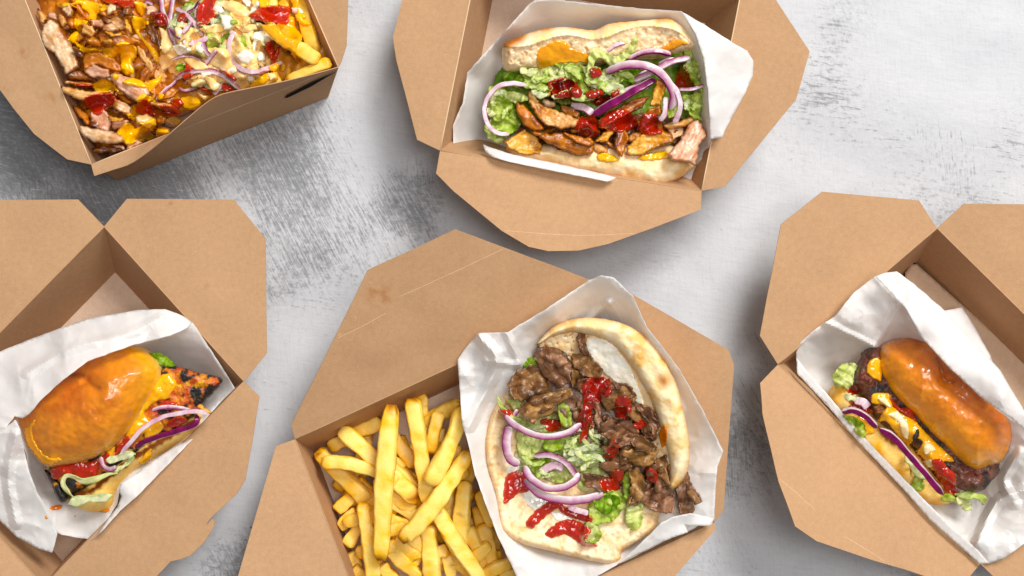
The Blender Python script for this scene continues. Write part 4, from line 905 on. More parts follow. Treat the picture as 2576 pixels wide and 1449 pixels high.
# chicken pieces
for i, (o, z, pal) in enumerate([
    ([(300, 880), (700, 760), (1200, 760), (1700, 880), (1760, 1150), (1300, 1180), (800, 1160), (350, 1130)], .036, 'dark'),
    ([(540, 715), (640, 725), (655, 785), (560, 790)], .052, 'pale'), ([(660, 755), (760, 765), (845, 830), (830, 878), (720, 850)], .058, 'dark'),
    ([(328, 738), (400, 768), (505, 870), (565, 955), (480, 978), (390, 935), (342, 840)], .058, 'red'), ([(423, 650), (462, 638), (505, 720), (560, 775), (700, 825), (835, 880), (825, 935), (700, 955), (560, 932), (478, 830), (428, 740)], .062, 'tan'),
    ([(236, 1062), (330, 1000), (400, 968), (502, 1020), (545, 1090), (532, 1165), (400, 1170), (280, 1125)], .054, 'gold'), ([(545, 1085), (700, 1105), (690, 1160), (540, 1160)], .046, 'dark'),
    ([(455, 978), (600, 1000), (700, 968), (850, 1030), (965, 1070), (945, 1165), (820, 1175), (680, 1115), (560, 1055)], .058, 'brown'), ([(675, 965), (760, 1000), (900, 1030), (968, 1060), (935, 1105), (800, 1065)], .063, 'red'),
    ([(945, 1050), (1075, 1110), (1055, 1168), (955, 1155)], .052, 'tan'), ([(965, 1060), (1060, 965), (1135, 955), (1065, 1065)], .055, 'gold'), ([(1135, 955), (1205, 955), (1235, 1040), (1185, 1195), (1125, 1100)], .058, 'red'),
    ([(990, 880), (1150, 790), (1330, 698), (1405, 698), (1355, 775), (1200, 865), (1000, 965)], .060, 'red'), ([(1300, 905), (1400, 800), (1492, 765), (1503, 830), (1430, 885), (1340, 965)], .062, 'brown'),
    ([(1495, 920), (1640, 900), (1760, 838), (1795, 870), (1690, 945), (1560, 965)], .055, 'tan'), ([(1560, 960), (1690, 930), (1680, 1010), (1580, 1050)], .053, 'pale'),
    ([(1222, 1095), (1330, 1000), (1500, 965), (1598, 1000), (1590, 1065), (1450, 1115), (1340, 1165), (1225, 1170)], .059, 'gold'), ([(1215, 1165), (1260, 1180), (1390, 1225), (1400, 1250), (1270, 1250)], .050, 'gold'),
    ([(1552, 1160), (1640, 1060), (1720, 920), (1790, 875), (1852, 950), (1860, 1020), (1805, 1090), (1785, 1255), (1690, 1215), (1590, 1212)], .061, 'pink'), ([(1405, 775), (1440, 640), (1460, 555), (1533, 558), (1535, 640), (1492, 765)], .068, 'gold')]):
    meat('chicken_piece', g2, 'F', o, z, pal, 140 + i, th=.0030, curl=.003, edge=6 if i != 18 else 8, fold=.001)
rs = np.random.RandomState(215)
for i in range(16):
    c = np.array([rs.uniform(420, 1640), 0]); c[1] = rs.uniform(860, 1080); a = rs.uniform(-.6, .6); L, w = rs.uniform(70, 130), rs.uniform(22, 40); e = np.array([math.cos(a), math.sin(a)]); f = np.array([-e[1], e[0]])
    o = [c - e * L - f * w * .4, c - e * L * .3 - f * w, c + e * L * .6 - f * w * .8, c + e * L + f * w * .2, c + e * L * .3 + f * w, c - e * L * .7 + f * w * .7]
    meat('chicken_piece', g2, 'F', o, rs.uniform(.049, .055), ('red', 'brown', 'tan', 'brown')[i % 4], 1500 + i, th=.0028, fold=.001)
fresh()
for i, (o, dk) in enumerate([
    ([(600, 590), (700, 555), (790, 578), (845, 640), (842, 695), (750, 705), (650, 692)], .55), ([(900, 660), (1000, 642), (1035, 680), (960, 712), (900, 702)], .5), ([(970, 722), (1060, 690), (1150, 638), (1145, 700), (1080, 752), (980, 765)], .35),
    ([(1650, 480), (1690, 458), (1742, 550), (1755, 602), (1690, 625), (1618, 592)], .4), ([(1015, 925), (1080, 828), (1190, 805), (1295, 868), (1285, 935), (1190, 975), (1080, 965)], .25), ([(1325, 965), (1348, 868), (1430, 838), (1495, 900), (1500, 985), (1400, 1005)], .35),
    ([(815, 945), (868, 858), (955, 838), (980, 930), (975, 1015), (880, 1005)], .25), ([(925, 480), (1005, 468), (1015, 522), (945, 545)], .6)]):
    ketchup(g2, 'F', o, 170 + i, h=.0034, dark=dk, it=12)
sauce(g2, 'F', [(975, 1172), (1060, 1148), (1155, 1190), (1140, 1225), (1000, 1215)], 180, c=('#f5b02a', '#f8bf45'), jag=3); sauce(g2, 'F', [(1295, 1192), (1400, 1150), (1540, 1138), (1555, 1192), (1400, 1215)], 181, c=('#f5b02a', '#f8bf45'), jag=3)
sauce(g2, 'F', [(580, 690), (600, 628), (612, 640), (615, 690), (600, 702)], 182, h=.001, c=('#f0a01c', '#f0a01c'))
for i, (p, w, k, h, ro) in enumerate([
    ([(410, 602, .067), (300, 592, .069), (195, 612, .069), (112, 690, .068), (78, 800, .067), (100, 915, .067), (170, 985, .066), (276, 1003, .065)], 44, 'pale', .0035, .0), ([(1060, 505, .066), (1130, 465, .070), (1240, 440, .073), (1380, 452, .074), (1480, 500, .074), (1560, 590, .073), (1598, 700, .071), (1570, 800, .068)], 78, 'ring', .0040, .15),
    ([(955, 845, .066), (1120, 745, .070), (1300, 642, .071), (1450, 560, .069)], 74, 'skin', .0045, .3), ([(1560, 570, .071), (1632, 680, .072), (1650, 800, .071), (1600, 912, .067)], 52, 'pale', .0040, .0), ([(1490, 892, .066), (1528, 830, .068), (1535, 700, .069)], 50, 'pale', .0035, .0),
    ([(1235, 395, .066), (1350, 345, .069), (1480, 332, .069), (1575, 362, .067)], 48, 'ring', .0040, .3), ([(1280, 565, .064), (1400, 510, .067), (1560, 425, .069), (1730, 378, .067)], 58, 'ring', .0035, .3), ([(1140, 695, .062), (1260, 635, .064), (1400, 612, .064)], 60, 'pale', .0040, .0),
    ([(1640, 642, .066), (1750, 632, .068), (1840, 606, .067)], 34, 'ring', .0030, .0), ([(770, 770, .056), (870, 785, .058), (945, 835, .058)], 70, 'pale', .0040, .0), ([(1040, 345, .066), (1130, 275, .068), (1250, 240, .066)], 58, 'pale', .003, .2), ([(1480, 440, .062), (1560, 400, .064), (1650, 400, .063)], 36, 'ring', .003, .2),
    ([(1300, 600, .060), (1340, 530, .062), (1440, 480, .062)], 60, 'pale', .0035, .2)]):
    onion('onion_slice', g2, 'F', p, w, 200 + i, h=h, kind=k, roll=ro, flip=(i in (0, 6, 7, 8)))

# ---------------------------------------------------------------- doner pitta, bottom centre box
fresh(True)
g4 = thing('doner_pitta', 'pitta bread filled with brown doner meat, salad and ketchup, bottom centre', 'sandwich', P([(1470, 1100)], .010)[0])
def pit_low(uv, d, z):
    r = mix(lin('#f0cfa2'), lin('#fae6c8'), .55 + .7 * n2(uv, .03, 300)); r = mix(r, lin('#d3a772'), sm(n2(uv, .07, 301), .22, .5) * .55)
    return mix(r, lin('#d29a55'), np.exp(-d / 7) * (.45 + .6 * np.clip(n2(uv, .02, 303), -.3, 1)))
def pit_z(uv, d): return -.0012 * sm(n2(uv, .05, 301), .25, .6) + .0016 * np.exp(-((d - 12) / 8) ** 2)
pillow('bread_bottom', D('G', [(80, 720), (95, 655), (112, 590), (160, 505), (230, 430), (330, 280), (420, 220), (700, 300), (1000, 650), (1060, 1000), (1015, 1120), (985, 1200), (900, 1262), (812, 1318), (803, 1368), (745, 1387), (620, 1362), (450, 1322), (262, 1272), (172, 1202), (148, 1100), (128, 1000), (90, 850)]),
       [(*x, z) for x, z in zip(D('G', [(90, 700), (300, 1270), (740, 1380), (1000, 1100), (500, 700), (400, 250)]), (.050, .052, .054, .056, .046, .050))], .006, BREAD, hb=.010, r=16, step=3.8, jag=1.2, colf=pit_low, parent=g4, extra=pit_z, nz=.0008, nf=.04, seed=300)
# inner face of the opened half, then the crust around it
def pit_in(uv, d, z):
    r = mix(lin('#f2cda0'), lin('#fae2c0'), .5 + .9 * n2(uv, .05, 305)); return mix(r, lin('#c79c68'), sm(n2(uv, .07, 306), .28, .6) * .6)
def pit_inz(uv, d): return -.0014 * sm(n2(uv, .07, 306), .2, .6) + .0010 * n2(uv, .04, 307)
sheet('bread_inside', D('G', [(375, 205), (450, 160), (560, 140), (670, 152), (780, 200), (850, 265), (925, 370), (985, 480), (1030, 600), (1066, 740), (1092, 860), (1085, 985), (1000, 900), (900, 700), (760, 500), (620, 380), (430, 300)]),
      [(*x, z) for x, z in zip(D('G', [(450, 160), (670, 152), (850, 265), (985, 480), (1066, 740), (1092, 900), (450, 280), (640, 360), (780, 500), (900, 700), (1000, 900)]), (.070, .074, .077, .078, .077, .072, .062, .062, .062, .062, .062))], BREAD, step=3.6, thick=.003, corner=False, colf=pit_in, extra=pit_inz, parent=g4, seed=305)
def pit_cr(uv, d, z):
    r = mix(lin('#f2d4a2'), lin('#fae8c8'), .5 + .8 * n2(uv, .025, 310)); r = mix(r, lin('#e0aa60'), sm(n2(uv, .022, 311), .15, .6) * .6)
    r = mix(r, lin('#b9702a'), near(uv, D('G', [(1040, 400)]), 28) * .9); r = mix(r, lin('#d39444'), np.exp(-d / 5) * .5)
    return r
pillow('bread_top', D('G', [(358, 215), (415, 142), (500, 90), (620, 68), (760, 83), (880, 128), (982, 208), (1062, 330), (1112, 450), (1150, 600), (1172, 720), (1172, 850), (1142, 930), (1095, 984), (1058, 972), (1062, 905), (1060, 830), (1036, 735), (996, 600), (952, 480), (895, 382), (825, 280), (760, 212), (660, 168), (545, 152), (450, 172)]),
       [(*x, z) for x, z in zip(D('G', [(380, 200), (620, 110), (950, 300), (1120, 600), (1120, 900)]), (.066, .073, .078, .078, .070))], .011, BREAD, hb=.016, r=28, step=3.4, jag=.8, colf=pit_cr, parent=g4, nz=.001, nf=.03, seed=310)
sauce(g4, 'G', [(615, 180), (700, 178), (775, 220), (830, 290), (880, 380), (920, 480), (930, 560), (880, 520), (780, 420), (690, 345), (635, 270)], 312, h=.0018, c=('#fdf6e8', '#fbeed8'), name='garlic_sauce', jag=2, it=8, lift=.0022)
sauce(g4, 'G', [(675, 320), (690, 295), (720, 320), (745, 370), (720, 380)], 313, h=.0008, c=('#ec9a20', '#e8a540'), name='orange_sauce'); sauce(g4, 'G', [(805, 310), (825, 300), (840, 350), (820, 365)], 314, h=.0008, c=('#e99220', '#e99220'), name='orange_sauce')
sauce(g4, 'G', [(1010, 680), (1040, 640), (1060, 690), (1040, 780), (1015, 740)], 315, h=.0008, c=('#d9731a', '#d9731a'), name='orange_sauce')
for pp, sd in [([(285, 1000), (400, 1005), (445, 1060), (430, 1110), (350, 1105), (300, 1055)], 316), ([(430, 1105), (520, 1120), (570, 1165), (470, 1160)], 317), ([(195, 865), (270, 848), (295, 900), (205, 905)], 318)]:
    sauce(g4, 'G', pp, sd, h=.0012, c=('#f8f3ea', '#f3e9da'), name='garlic_sauce', jag=2)
for i, (o, z, k) in enumerate([
    ([(200, 480), (500, 420), (760, 560), (900, 900), (760, 1000), (400, 960), (250, 850)], .054, 'pale'), ([(255, 680), (340, 688), (425, 722), (525, 700), (545, 765), (440, 805), (360, 805), (275, 838)], .061, 'pale'), ([(505, 740), (600, 695), (705, 760), (705, 855), (600, 868), (515, 835)], .064, 'white'),
    ([(380, 700), (480, 690), (530, 740), (450, 790), (390, 760)], .064, 'green'), ([(470, 540), (530, 528), (545, 640), (500, 655)], .064, 'green'), ([(640, 1060), (720, 1008), (800, 998), (835, 1060), (765, 1152), (685, 1175), (705, 1225), (685, 1265), (615, 1265), (638, 1160)], .064, 'green'),
    ([(660, 1050), (760, 1010), (800, 1060), (720, 1120)], .067, 'deep'), ([(838, 1090), (912, 1065), (925, 1150), (885, 1205), (838, 1175)], .064, 'pale'), ([(815, 920), (852, 895), (855, 985), (830, 1040)], .066, 'green'), ([(195, 510), (275, 508), (245, 565)], .062, 'pale'), ([(285, 320), (330, 270), (360, 320), (300, 350)], .058, 'deep'),
    ([(320, 840), (420, 820), (440, 900), (360, 920)], .060, 'green'), ([(430, 870), (520, 850), (540, 930), (450, 950)], .058, 'pale'), ([(580, 900), (680, 860), (720, 900), (640, 960)], .060, 'pale'), ([(620, 1160), (690, 1190), (660, 1260), (610, 1240)], .066, 'pale')]):
    leaf('lettuce_leaf', g4, 'G', o, z, k, 330 + i, ruf=.0040, step=3.4 if i else 6)
ribbon('lettuce_shred', g4, 'G', [(148, 485, .064), (165, 540, .066), (210, 590, .067), (290, 620, .066)], 24, 'green', 350)
ribbon('lettuce_shred', g4, 'G', [(520, 800, .068), (600, 770, .070), (690, 755, .069)], 34, 'white', 351); ribbon('lettuce_shred', g4, 'G', [(590, 890, .068), (640, 840, .069), (700, 830, .068)], 26, 'pale', 352)
ribbon('lettuce_shred', g4, 'G', [(660, 620, .072), (650, 690, .072), (690, 740, .070)], 22, 'pale', 353); ribbon('lettuce_shred', g4, 'G', [(270, 790, .066), (330, 850, .067), (400, 840, .066)], 26, 'green', 354)
ribbon('lettuce_shred', g4, 'G', [(520, 830, .068), (610, 815, .070), (700, 820, .069)], 30, 'white', 355)
for i, (o, z, pal, cu) in enumerate([
    ([(300, 330), (500, 300), (750, 430), (950, 600), (1040, 850), (1060, 1050), (900, 1040), (700, 880), (500, 600), (300, 520)], .060, 'donerd', .001),
    ([(535, 335), (612, 375), (605, 445), (545, 445)], .068, 'donert', .003), ([(545, 250), (640, 268), (708, 340), (695, 385), (610, 385), (555, 330)], .072, 'doner', .003), ([(590, 105), (617, 150), (622, 230), (645, 275), (600, 265), (570, 190)], .076, 'donerd', .002),
    ([(345, 250), (410, 218), (500, 240), (545, 310), (535, 402), (480, 445), (400, 385), (365, 320)], .070, 'donerd', .006), ([(400, 260), (480, 255), (530, 310), (480, 330), (420, 300)], .077, 'donerp', .004),
    ([(203, 420), (250, 348), (330, 322), (402, 380), (435, 440), (370, 485), (270, 515), (212, 485)], .068, 'doner', .004), ([(262, 562), (330, 490), (430, 468), (535, 448), (555, 482), (470, 535), (420, 592), (380, 602), (340, 635), (288, 602)], .071, 'donert', .004),
    ([(300, 540), (400, 500), (520, 470), (450, 540), (370, 580)], .074, 'doner', .004), ([(540, 560), (602, 538), (615, 625), (560, 645)], .067, 'donerd', .003), ([(660, 520), (690, 520), (705, 600), (690, 660), (670, 620)], .074, 'donerp', .002),
    ([(695, 480), (760, 418), (850, 438), (895, 490), (865, 545), (780, 545), (730, 565)], .074, 'doner', .005), ([(760, 420), (850, 425), (890, 480), (860, 500), (800, 460)], .078, 'donerd', .003),
    ([(838, 582), (880, 528), (960, 538), (1015, 620), (995, 725), (940, 705), (900, 640)], .077, 'doner', .007), ([(880, 545), (950, 545), (1005, 620), (985, 700), (950, 620)], .082, 'donerp', .004),
    ([(685, 650), (770, 598), (862, 618), (905, 680), (885, 745), (780, 765), (708, 722)], .076, 'donerp', .006), ([(700, 690), (800, 640), (850, 690), (790, 740)], .080, 'donerd', .004), ([(815, 790), (900, 748), (1005, 780), (965, 865), (880, 855)], .075, 'donert', .005),
    ([(840, 690), (930, 700), (1000, 760), (960, 800), (880, 770)], .079, 'doner', .006), ([(700, 760), (780, 740), (855, 800), (835, 855), (760, 835)], .070, 'donerd', .004), ([(680, 850), (800, 820), (865, 860), (820, 905), (720, 885)], .070, 'donerd', .004),
    ([(600, 900), (720, 918), (765, 960), (700, 1005), (620, 965)], .067, 'donerd', .004), ([(848, 880), (902, 868), (945, 960), (925, 1045), (850, 1065), (862, 960)], .074, 'donert', .004), ([(928, 1000), (1040, 968), (1095, 1020), (1085, 1115), (980, 1105), (908, 1050)], .070, 'donerp', .005),
    ([(985, 830), (1050, 800), (1065, 960), (1000, 900)], .074, 'doner', .004), ([(1095, 985), (1160, 885), (1190, 960), (1245, 1050), (1200, 1070), (1182, 1135), (1128, 1115)], .066, 'donerd', .004), ([(1150, 940), (1200, 1000), (1240, 1055), (1205, 1065), (1160, 1010)], .071, 'doner', .003), ([(960, 860), (1000, 850), (985, 910), (950, 910)], .077, 'donerp', .003)]):
    if i == 0: meat('doner_bed', g4, 'G', o, z, pal, 400, th=.004, curl=.001, mat=DMEAT, step=5)
    else: shaving('doner_slice', g4, 'G', o, z, pal, 400 + i, curl=cu)
rs = np.random.RandomState(404); bed = np.array([(330, 340), (480, 330), (640, 420), (760, 470), (900, 560), (980, 680), (1020, 820), (1030, 960), (940, 960), (860, 820), (760, 700), (640, 560), (470, 470), (900, 520), (820, 450), (1010, 760), (1040, 900), (960, 640)], float)
for i in range(40):
    j = rs.randint(len(bed)); c = bed[j] + rs.uniform(-45, 45, 2); a = rs.uniform(0, 6.28); L, w = rs.uniform(45, 85), rs.uniform(22, 42); e = np.array([math.cos(a), math.sin(a)]); f = np.array([-e[1], e[0]])
    o = [c - e * L - f * w * .5, c - e * L * .2 - f * w, c + e * L * .7 - f * w * .7, c + e * L + f * w * .3, c + e * L * .2 + f * w, c - e * L * .8 + f * w * .6]
    shaving('doner_slice', g4, 'G', o, rs.uniform(.064, .072), ('doner', 'donerd', 'donerp', 'donert', 'doner', 'donerd')[i % 6], 1400 + i)
fresh()
for i, (o, dk) in enumerate([
    ([(600, 450), (650, 398), (732, 408), (755, 470), (705, 515), (655, 560), (665, 640), (605, 660), (578, 610), (608, 530)], .45), ([(772, 545), (800, 488), (852, 508), (855, 585), (800, 608)], .35), ([(378, 622), (440, 608), (502, 650), (430, 675)], .1),
    ([(188, 960), (208, 908), (282, 898), (315, 980), (250, 1012), (188, 1055)], .0), ([(308, 1155), (380, 1080), (465, 1040), (485, 1072), (400, 1135), (340, 1188)], .0), ([(465, 1050), (530, 1088), (632, 1120), (635, 1158), (540, 1135), (488, 1105)], .0),
    ([(418, 1222), (480, 1168), (560, 1158), (635, 1200), (622, 1250), (668, 1282), (600, 1285), (520, 1232), (450, 1245)], .0), ([(725, 785), (760, 718), (795, 762), (762, 812), (708, 812)], .15), ([(698, 942), (772, 928), (795, 982), (720, 995)], .25), ([(758, 890), (822, 888), (805, 942), (758, 932)], .2),
    ([(588, 692), (640, 640), (625, 722), (588, 735)], .1), ([(870, 640), (910, 610), (940, 640), (900, 670)], .25), ([(160, 560), (215, 562), (230, 590), (175, 585)], .0), ([(945, 880), (990, 880), (1000, 950), (950, 930)], .3)]):
    ketchup(g4, 'G', o, 440 + i, h=.0020, dark=dk + .12)
for i, (p, w, k, fl) in enumerate([
    ([(188, 590, .070), (240, 640, .070), (330, 688, .070), (420, 704, .070), (520, 682, .070), (595, 638, .069)], 42, 'ring', False), ([(210, 640, .066), (192, 740, .066), (215, 820, .065), (262, 852, .064)], 56, 'ring', False), ([(290, 862, .068), (335, 935, .069), (420, 978, .070), (500, 974, .070), (560, 940, .069), (585, 898, .068)], 44, 'ring', False),
    ([(290, 935, .064), (380, 1012, .066), (480, 1040, .067), (600, 1042, .067), (712, 1012, .066)], 52, 'ring', False), ([(345, 805, .066), (440, 805, .068), (520, 850, .068), (572, 925, .067)], 36, 'ring', True), ([(530, 1078, .064), (580, 1100, .066), (632, 1112, .064)], 36, 'pale', False),
    ([(370, 900, .062), (440, 860, .064), (500, 870, .064)], 50, 'pale', False), ([(255, 560, .064), (220, 620, .064), (205, 690, .063)], 30, 'ring', True)]):
    onion('onion_slice', g4, 'G', p, w, 470 + i, h=.0034, kind=k, flip=fl)

rs = np.random.RandomState(77)
for i in range(26):                      # fine shreds of pale lettuce through the salad
    c = np.array([rs.uniform(270, 720), rs.uniform(640, 930)]); a = rs.uniform(-.9, .9); L = rs.uniform(35, 75); d = np.array([math.cos(a), math.sin(a)]) * L; nn = np.array([-d[1], d[0]]) * rs.uniform(-.35, .35)
    q = np.array([c - d, c + nn, c + d]); uv = D('G', q); z = np.minimum(cast(uv), .072) + .0012
    p = np.hstack([q, z[:, None]]); ribbon('lettuce_shred', g4, 'G', p, rs.uniform(16, 30), ('white', 'pale', 'green')[i % 3], 900 + i, n=18)
# ---------------------------------------------------------------- fries in the bottom centre box
fresh(True)
def fry(name, cr, path, w, seed, parent=None, brown=.3, flat=.82, n=24, tips=(1, 1), warm=0.0):
    p = np.array(path, float); xy = D(cr, p[:, :2]); r = w * CR[cr][2] * PX * .44; m = 16; rs = np.random.RandomState(seed); sec = []
    for k in range(m):
        a = 2 * math.pi * k / m + .4 * 0; ca, sa = math.cos(a), math.sin(a); sec.append((r * np.sign(ca) * abs(ca) ** .38, r * flat * np.sign(sa) * abs(sa) ** .38))
    A, B, E, K = lin('#fcdf92'), lin('#f6cb66'), lin('#e5a848'), lin('#94520f')
    if warm: A, B = A * (1 - warm) + lin('#d99a34') * warm, B * (1 - warm) + lin('#c47f22') * warm
    e0, e1 = rs.rand() ** 1.5 * tips[0], rs.rand() ** 1.5 * tips[1]
    def cf(S, J, V):
        a = 2 * math.pi * J / m; cor = np.abs(np.sin(2 * a)); q = V / .001
        n1 = fbm(q * .12 + seed, 3); n3 = fbm(q * .45 + seed * 2, 2)
        c = mix(A, B, .35 + .7 * n1 + .3 * n3); c = mix(c, E, sm(cor, .72, 1.0) * (.16 + .5 * np.clip(n1 + .1, 0, 1)))
        end = np.maximum(sm(1 - S, .88, 1.0) * e0, sm(S, .88, 1.0) * e1); c = mix(c, E, end * .9); c = mix(c, K, sm(end + .8 * n3, .45, 1.0) * .95)
        return mix(c, E, sm(n1, .35, .7) * brown)
    tp = lambda s: (.55 + .45 * np.clip(np.minimum(s, 1 - s) * 13, 0, 1) ** .5) * (1 + .09 * np.sin(s * (4 + seed % 5) + seed))
    return sweep(name, np.hstack([xy, p[:, 2:]]), sec, FRY, n=n, taper=tp, roll=rs.uniform(-.25, .25), parent=parent, colf=cf, wob=.0008, wf=.13, seed=seed)
FG = 'fries in the large box'
FRIES = [
    ([(250, 530, .016), (420, 430, .018), (625, 340, .018)], 120, 'fry along the box back wall, under the pointed one'), ([(920, 345, .018), (1050, 275, .019), (1195, 210, .020)], 112, 'fry along the back wall touching the paper'), ([(900, 460, .016), (1000, 448, .017), (1090, 438, .017)], 130, 'short fry below the one along the back wall'),
    ([(900, 140, .016), (930, 200, .018), (935, 300, .018)], 74, 'small fry end sticking up at the back wall'), ([(740, 450, .016), (800, 560, .018), (840, 660, .018)], 120, 'fry showing in the gap between the two long ones'), ([(770, 690, .020), (870, 760, .020)], 110, 'short fry deep in the middle of the pile'),
    ([(160, 545, .026), (330, 715, .026), (530, 905, .024)], 132, 'long fry slanting from the box corner'), ([(300, 980, .020), (420, 870, .021)], 104, 'stubby fry near the left wall, uppermost of three'), ([(320, 1095, .022), (450, 975, .023)], 100, 'stubby pointed fry, middle of three at the left wall'), ([(375, 1230, .024), (470, 1080, .024)], 106, 'stubby fry, lowest of three at the left wall'),
    ([(440, 760, .018), (570, 860, .018)], 112, 'fry half hidden under the slanting long fry'), ([(690, 895, .026), (780, 960, .027), (870, 1005, .026)], 112, 'fry end right of the largest fry, upper'), ([(680, 1035, .024), (830, 1090, .024)], 112, 'fry end right of the largest fry, lower'),
    ([(705, 1210, .024), (800, 1280, .025), (910, 1340, .024)], 120, 'fry under the tip of the curved fry'), ([(675, 1240, .026), (780, 1340, .027), (910, 1470, .026)], 120, 'fry leaving the picture right of the largest fry'), ([(400, 1270, .018), (450, 1390, .018)], 96, 'short fry standing at the lower left wall'),
    ([(410, 1395, .022), (510, 1470, .022)], 100, 'fry end at the left wall on the picture edge'), ([(1330, 940, .018), (1350, 1100, .019), (1375, 1270, .018)], 132, 'dark golden fry beside the white paper'), ([(1290, 1230, .022), (1350, 1430, .022)], 76, 'thin fry near the paper at the bottom'),
    ([(1340, 1440, .026), (1460, 1385, .027), (1570, 1345, .026)], 104, 'fry lying across at the foot of the paper'), ([(1390, 1300, .018), (1490, 1290, .018)], 86, 'small round fry end beside the paper'), ([(1090, 1290, .024), (1130, 1470, .024)], 96, 'fry between two broad fries at the bottom edge'), ([(1470, 1455, .022), (1640, 1410, .022)], 100, 'fry at the very bottom beside the paper'),
    ([(620, 1370, .022), (720, 1480, .022)], 110, 'fry at the bottom edge under the largest fry'), ([(960, 1080, .030), (975, 1270, .030), (995, 1490, .028)], 142, 'broad fry running off the bottom edge'), ([(480, 915, .036), (530, 1200, .037), (570, 1490, .034)], 122, 'long upright fry left of the largest one'),
    ([(1230, 765, .028), (1205, 1000, .030), (1190, 1260, .028)], 132, 'blistered upright fry near the paper'), ([(1000, 940, .034), (1140, 1180, .036), (1350, 1480, .034)], 132, 'long fry slanting down to the lower right'), ([(195, 622, .037), (390, 640, .039), (560, 690, .038), (740, 760, .034)], 110, 'fry with a pointed brown tip beside the left wall'),
    ([(325, 395, .032), (470, 515, .034), (680, 720, .033), (895, 905, .030)], 138, 'long fry crossing under the largest one, pointed upper end'), ([(845, 165, .036), (885, 420, .039), (930, 700, .038), (965, 920, .036)], 138, 'long fry with a browned top, right of the largest one'), ([(1215, 230, .046), (1110, 520, .049), (965, 790, .050)], 138, 'long fry with a dark hollow end, beside the paper'),
    ([(1250, 560, .046), (1060, 850, .048), (900, 1060, .048), (765, 1185, .045)], 138, 'curved fry hooking down to the left, on top'), ([(695, 215, .049), (668, 500, .052), (640, 850, .052), (622, 1330, .048)], 150, 'largest fry, lying lengthwise on top of the pile')]
for i, (p, w, lab) in enumerate(FRIES):
    o = fry('fry', 'H', p, w, 500 + i, brown=.35, warm=.45 if i in (17, 20) else (.15 if i < 24 else 0), tips=(1, 1.3))
    tag(o, lab, 'fry', FG)
rs = np.random.RandomState(11)
def in_quad(rim, n, rs):
    q = np.array(rim, float); out = []
    for _ in range(n):
        a, b = rs.uniform(.10, .90), rs.uniform(.12, .88); out.append((q[0] * (1 - a) + q[1] * a) * (1 - b) + (q[3] * (1 - a) + q[2] * a) * b)
    return out
for i, c in enumerate(in_quad([(800, 1135), (1190, 950), (1330, 1480), (950, 1500)], 60, rs)):
    a = rs.uniform(0, math.pi); d = np.array([math.cos(a), math.sin(a)]) * rs.uniform(35, 60); z = .010 + .0055 * (i % 4)
    pts = [(*(c - d), z), (*c, z + .001), (*(c + d), z)]
    o = fry('fry', 'D', pts, rs.uniform(36, 46), 560 + i, n=14, warm=.25)
    tag(o, 'golden fry buried at the bottom of the pile in the large box', 'fry', 'buried fries in the large box')
# ---------------------------------------------------------------- loaded chicken fries, top left box
fresh(True)
g1 = thing('loaded_chicken_fries', 'loaded fries with shredded chicken, onion, cheese sauce and ketchup, top left', 'loaded fries', P([(450, 150)], .010)[0])
pillow('chicken_bed', D('D', [(90, -60), (420, -120), (520, 120), (420, 290), (260, 380), (190, 250)]), .030, .008, MEAT, hb=.02, r=30, step=7, nz=.004, nf=.03, seed=600, colf=meatcol('brown', 600), parent=g1)
pillow('fries_bed', D('D', [(420, -150), (640, -160), (760, 0), (820, 160), (520, 260), (400, 290), (500, 120)]), .032, .008, FRY, hb=.02, r=30, step=7, nz=.004, nf=.03, seed=601, colf=solidcol('#b9803a'), parent=g1)
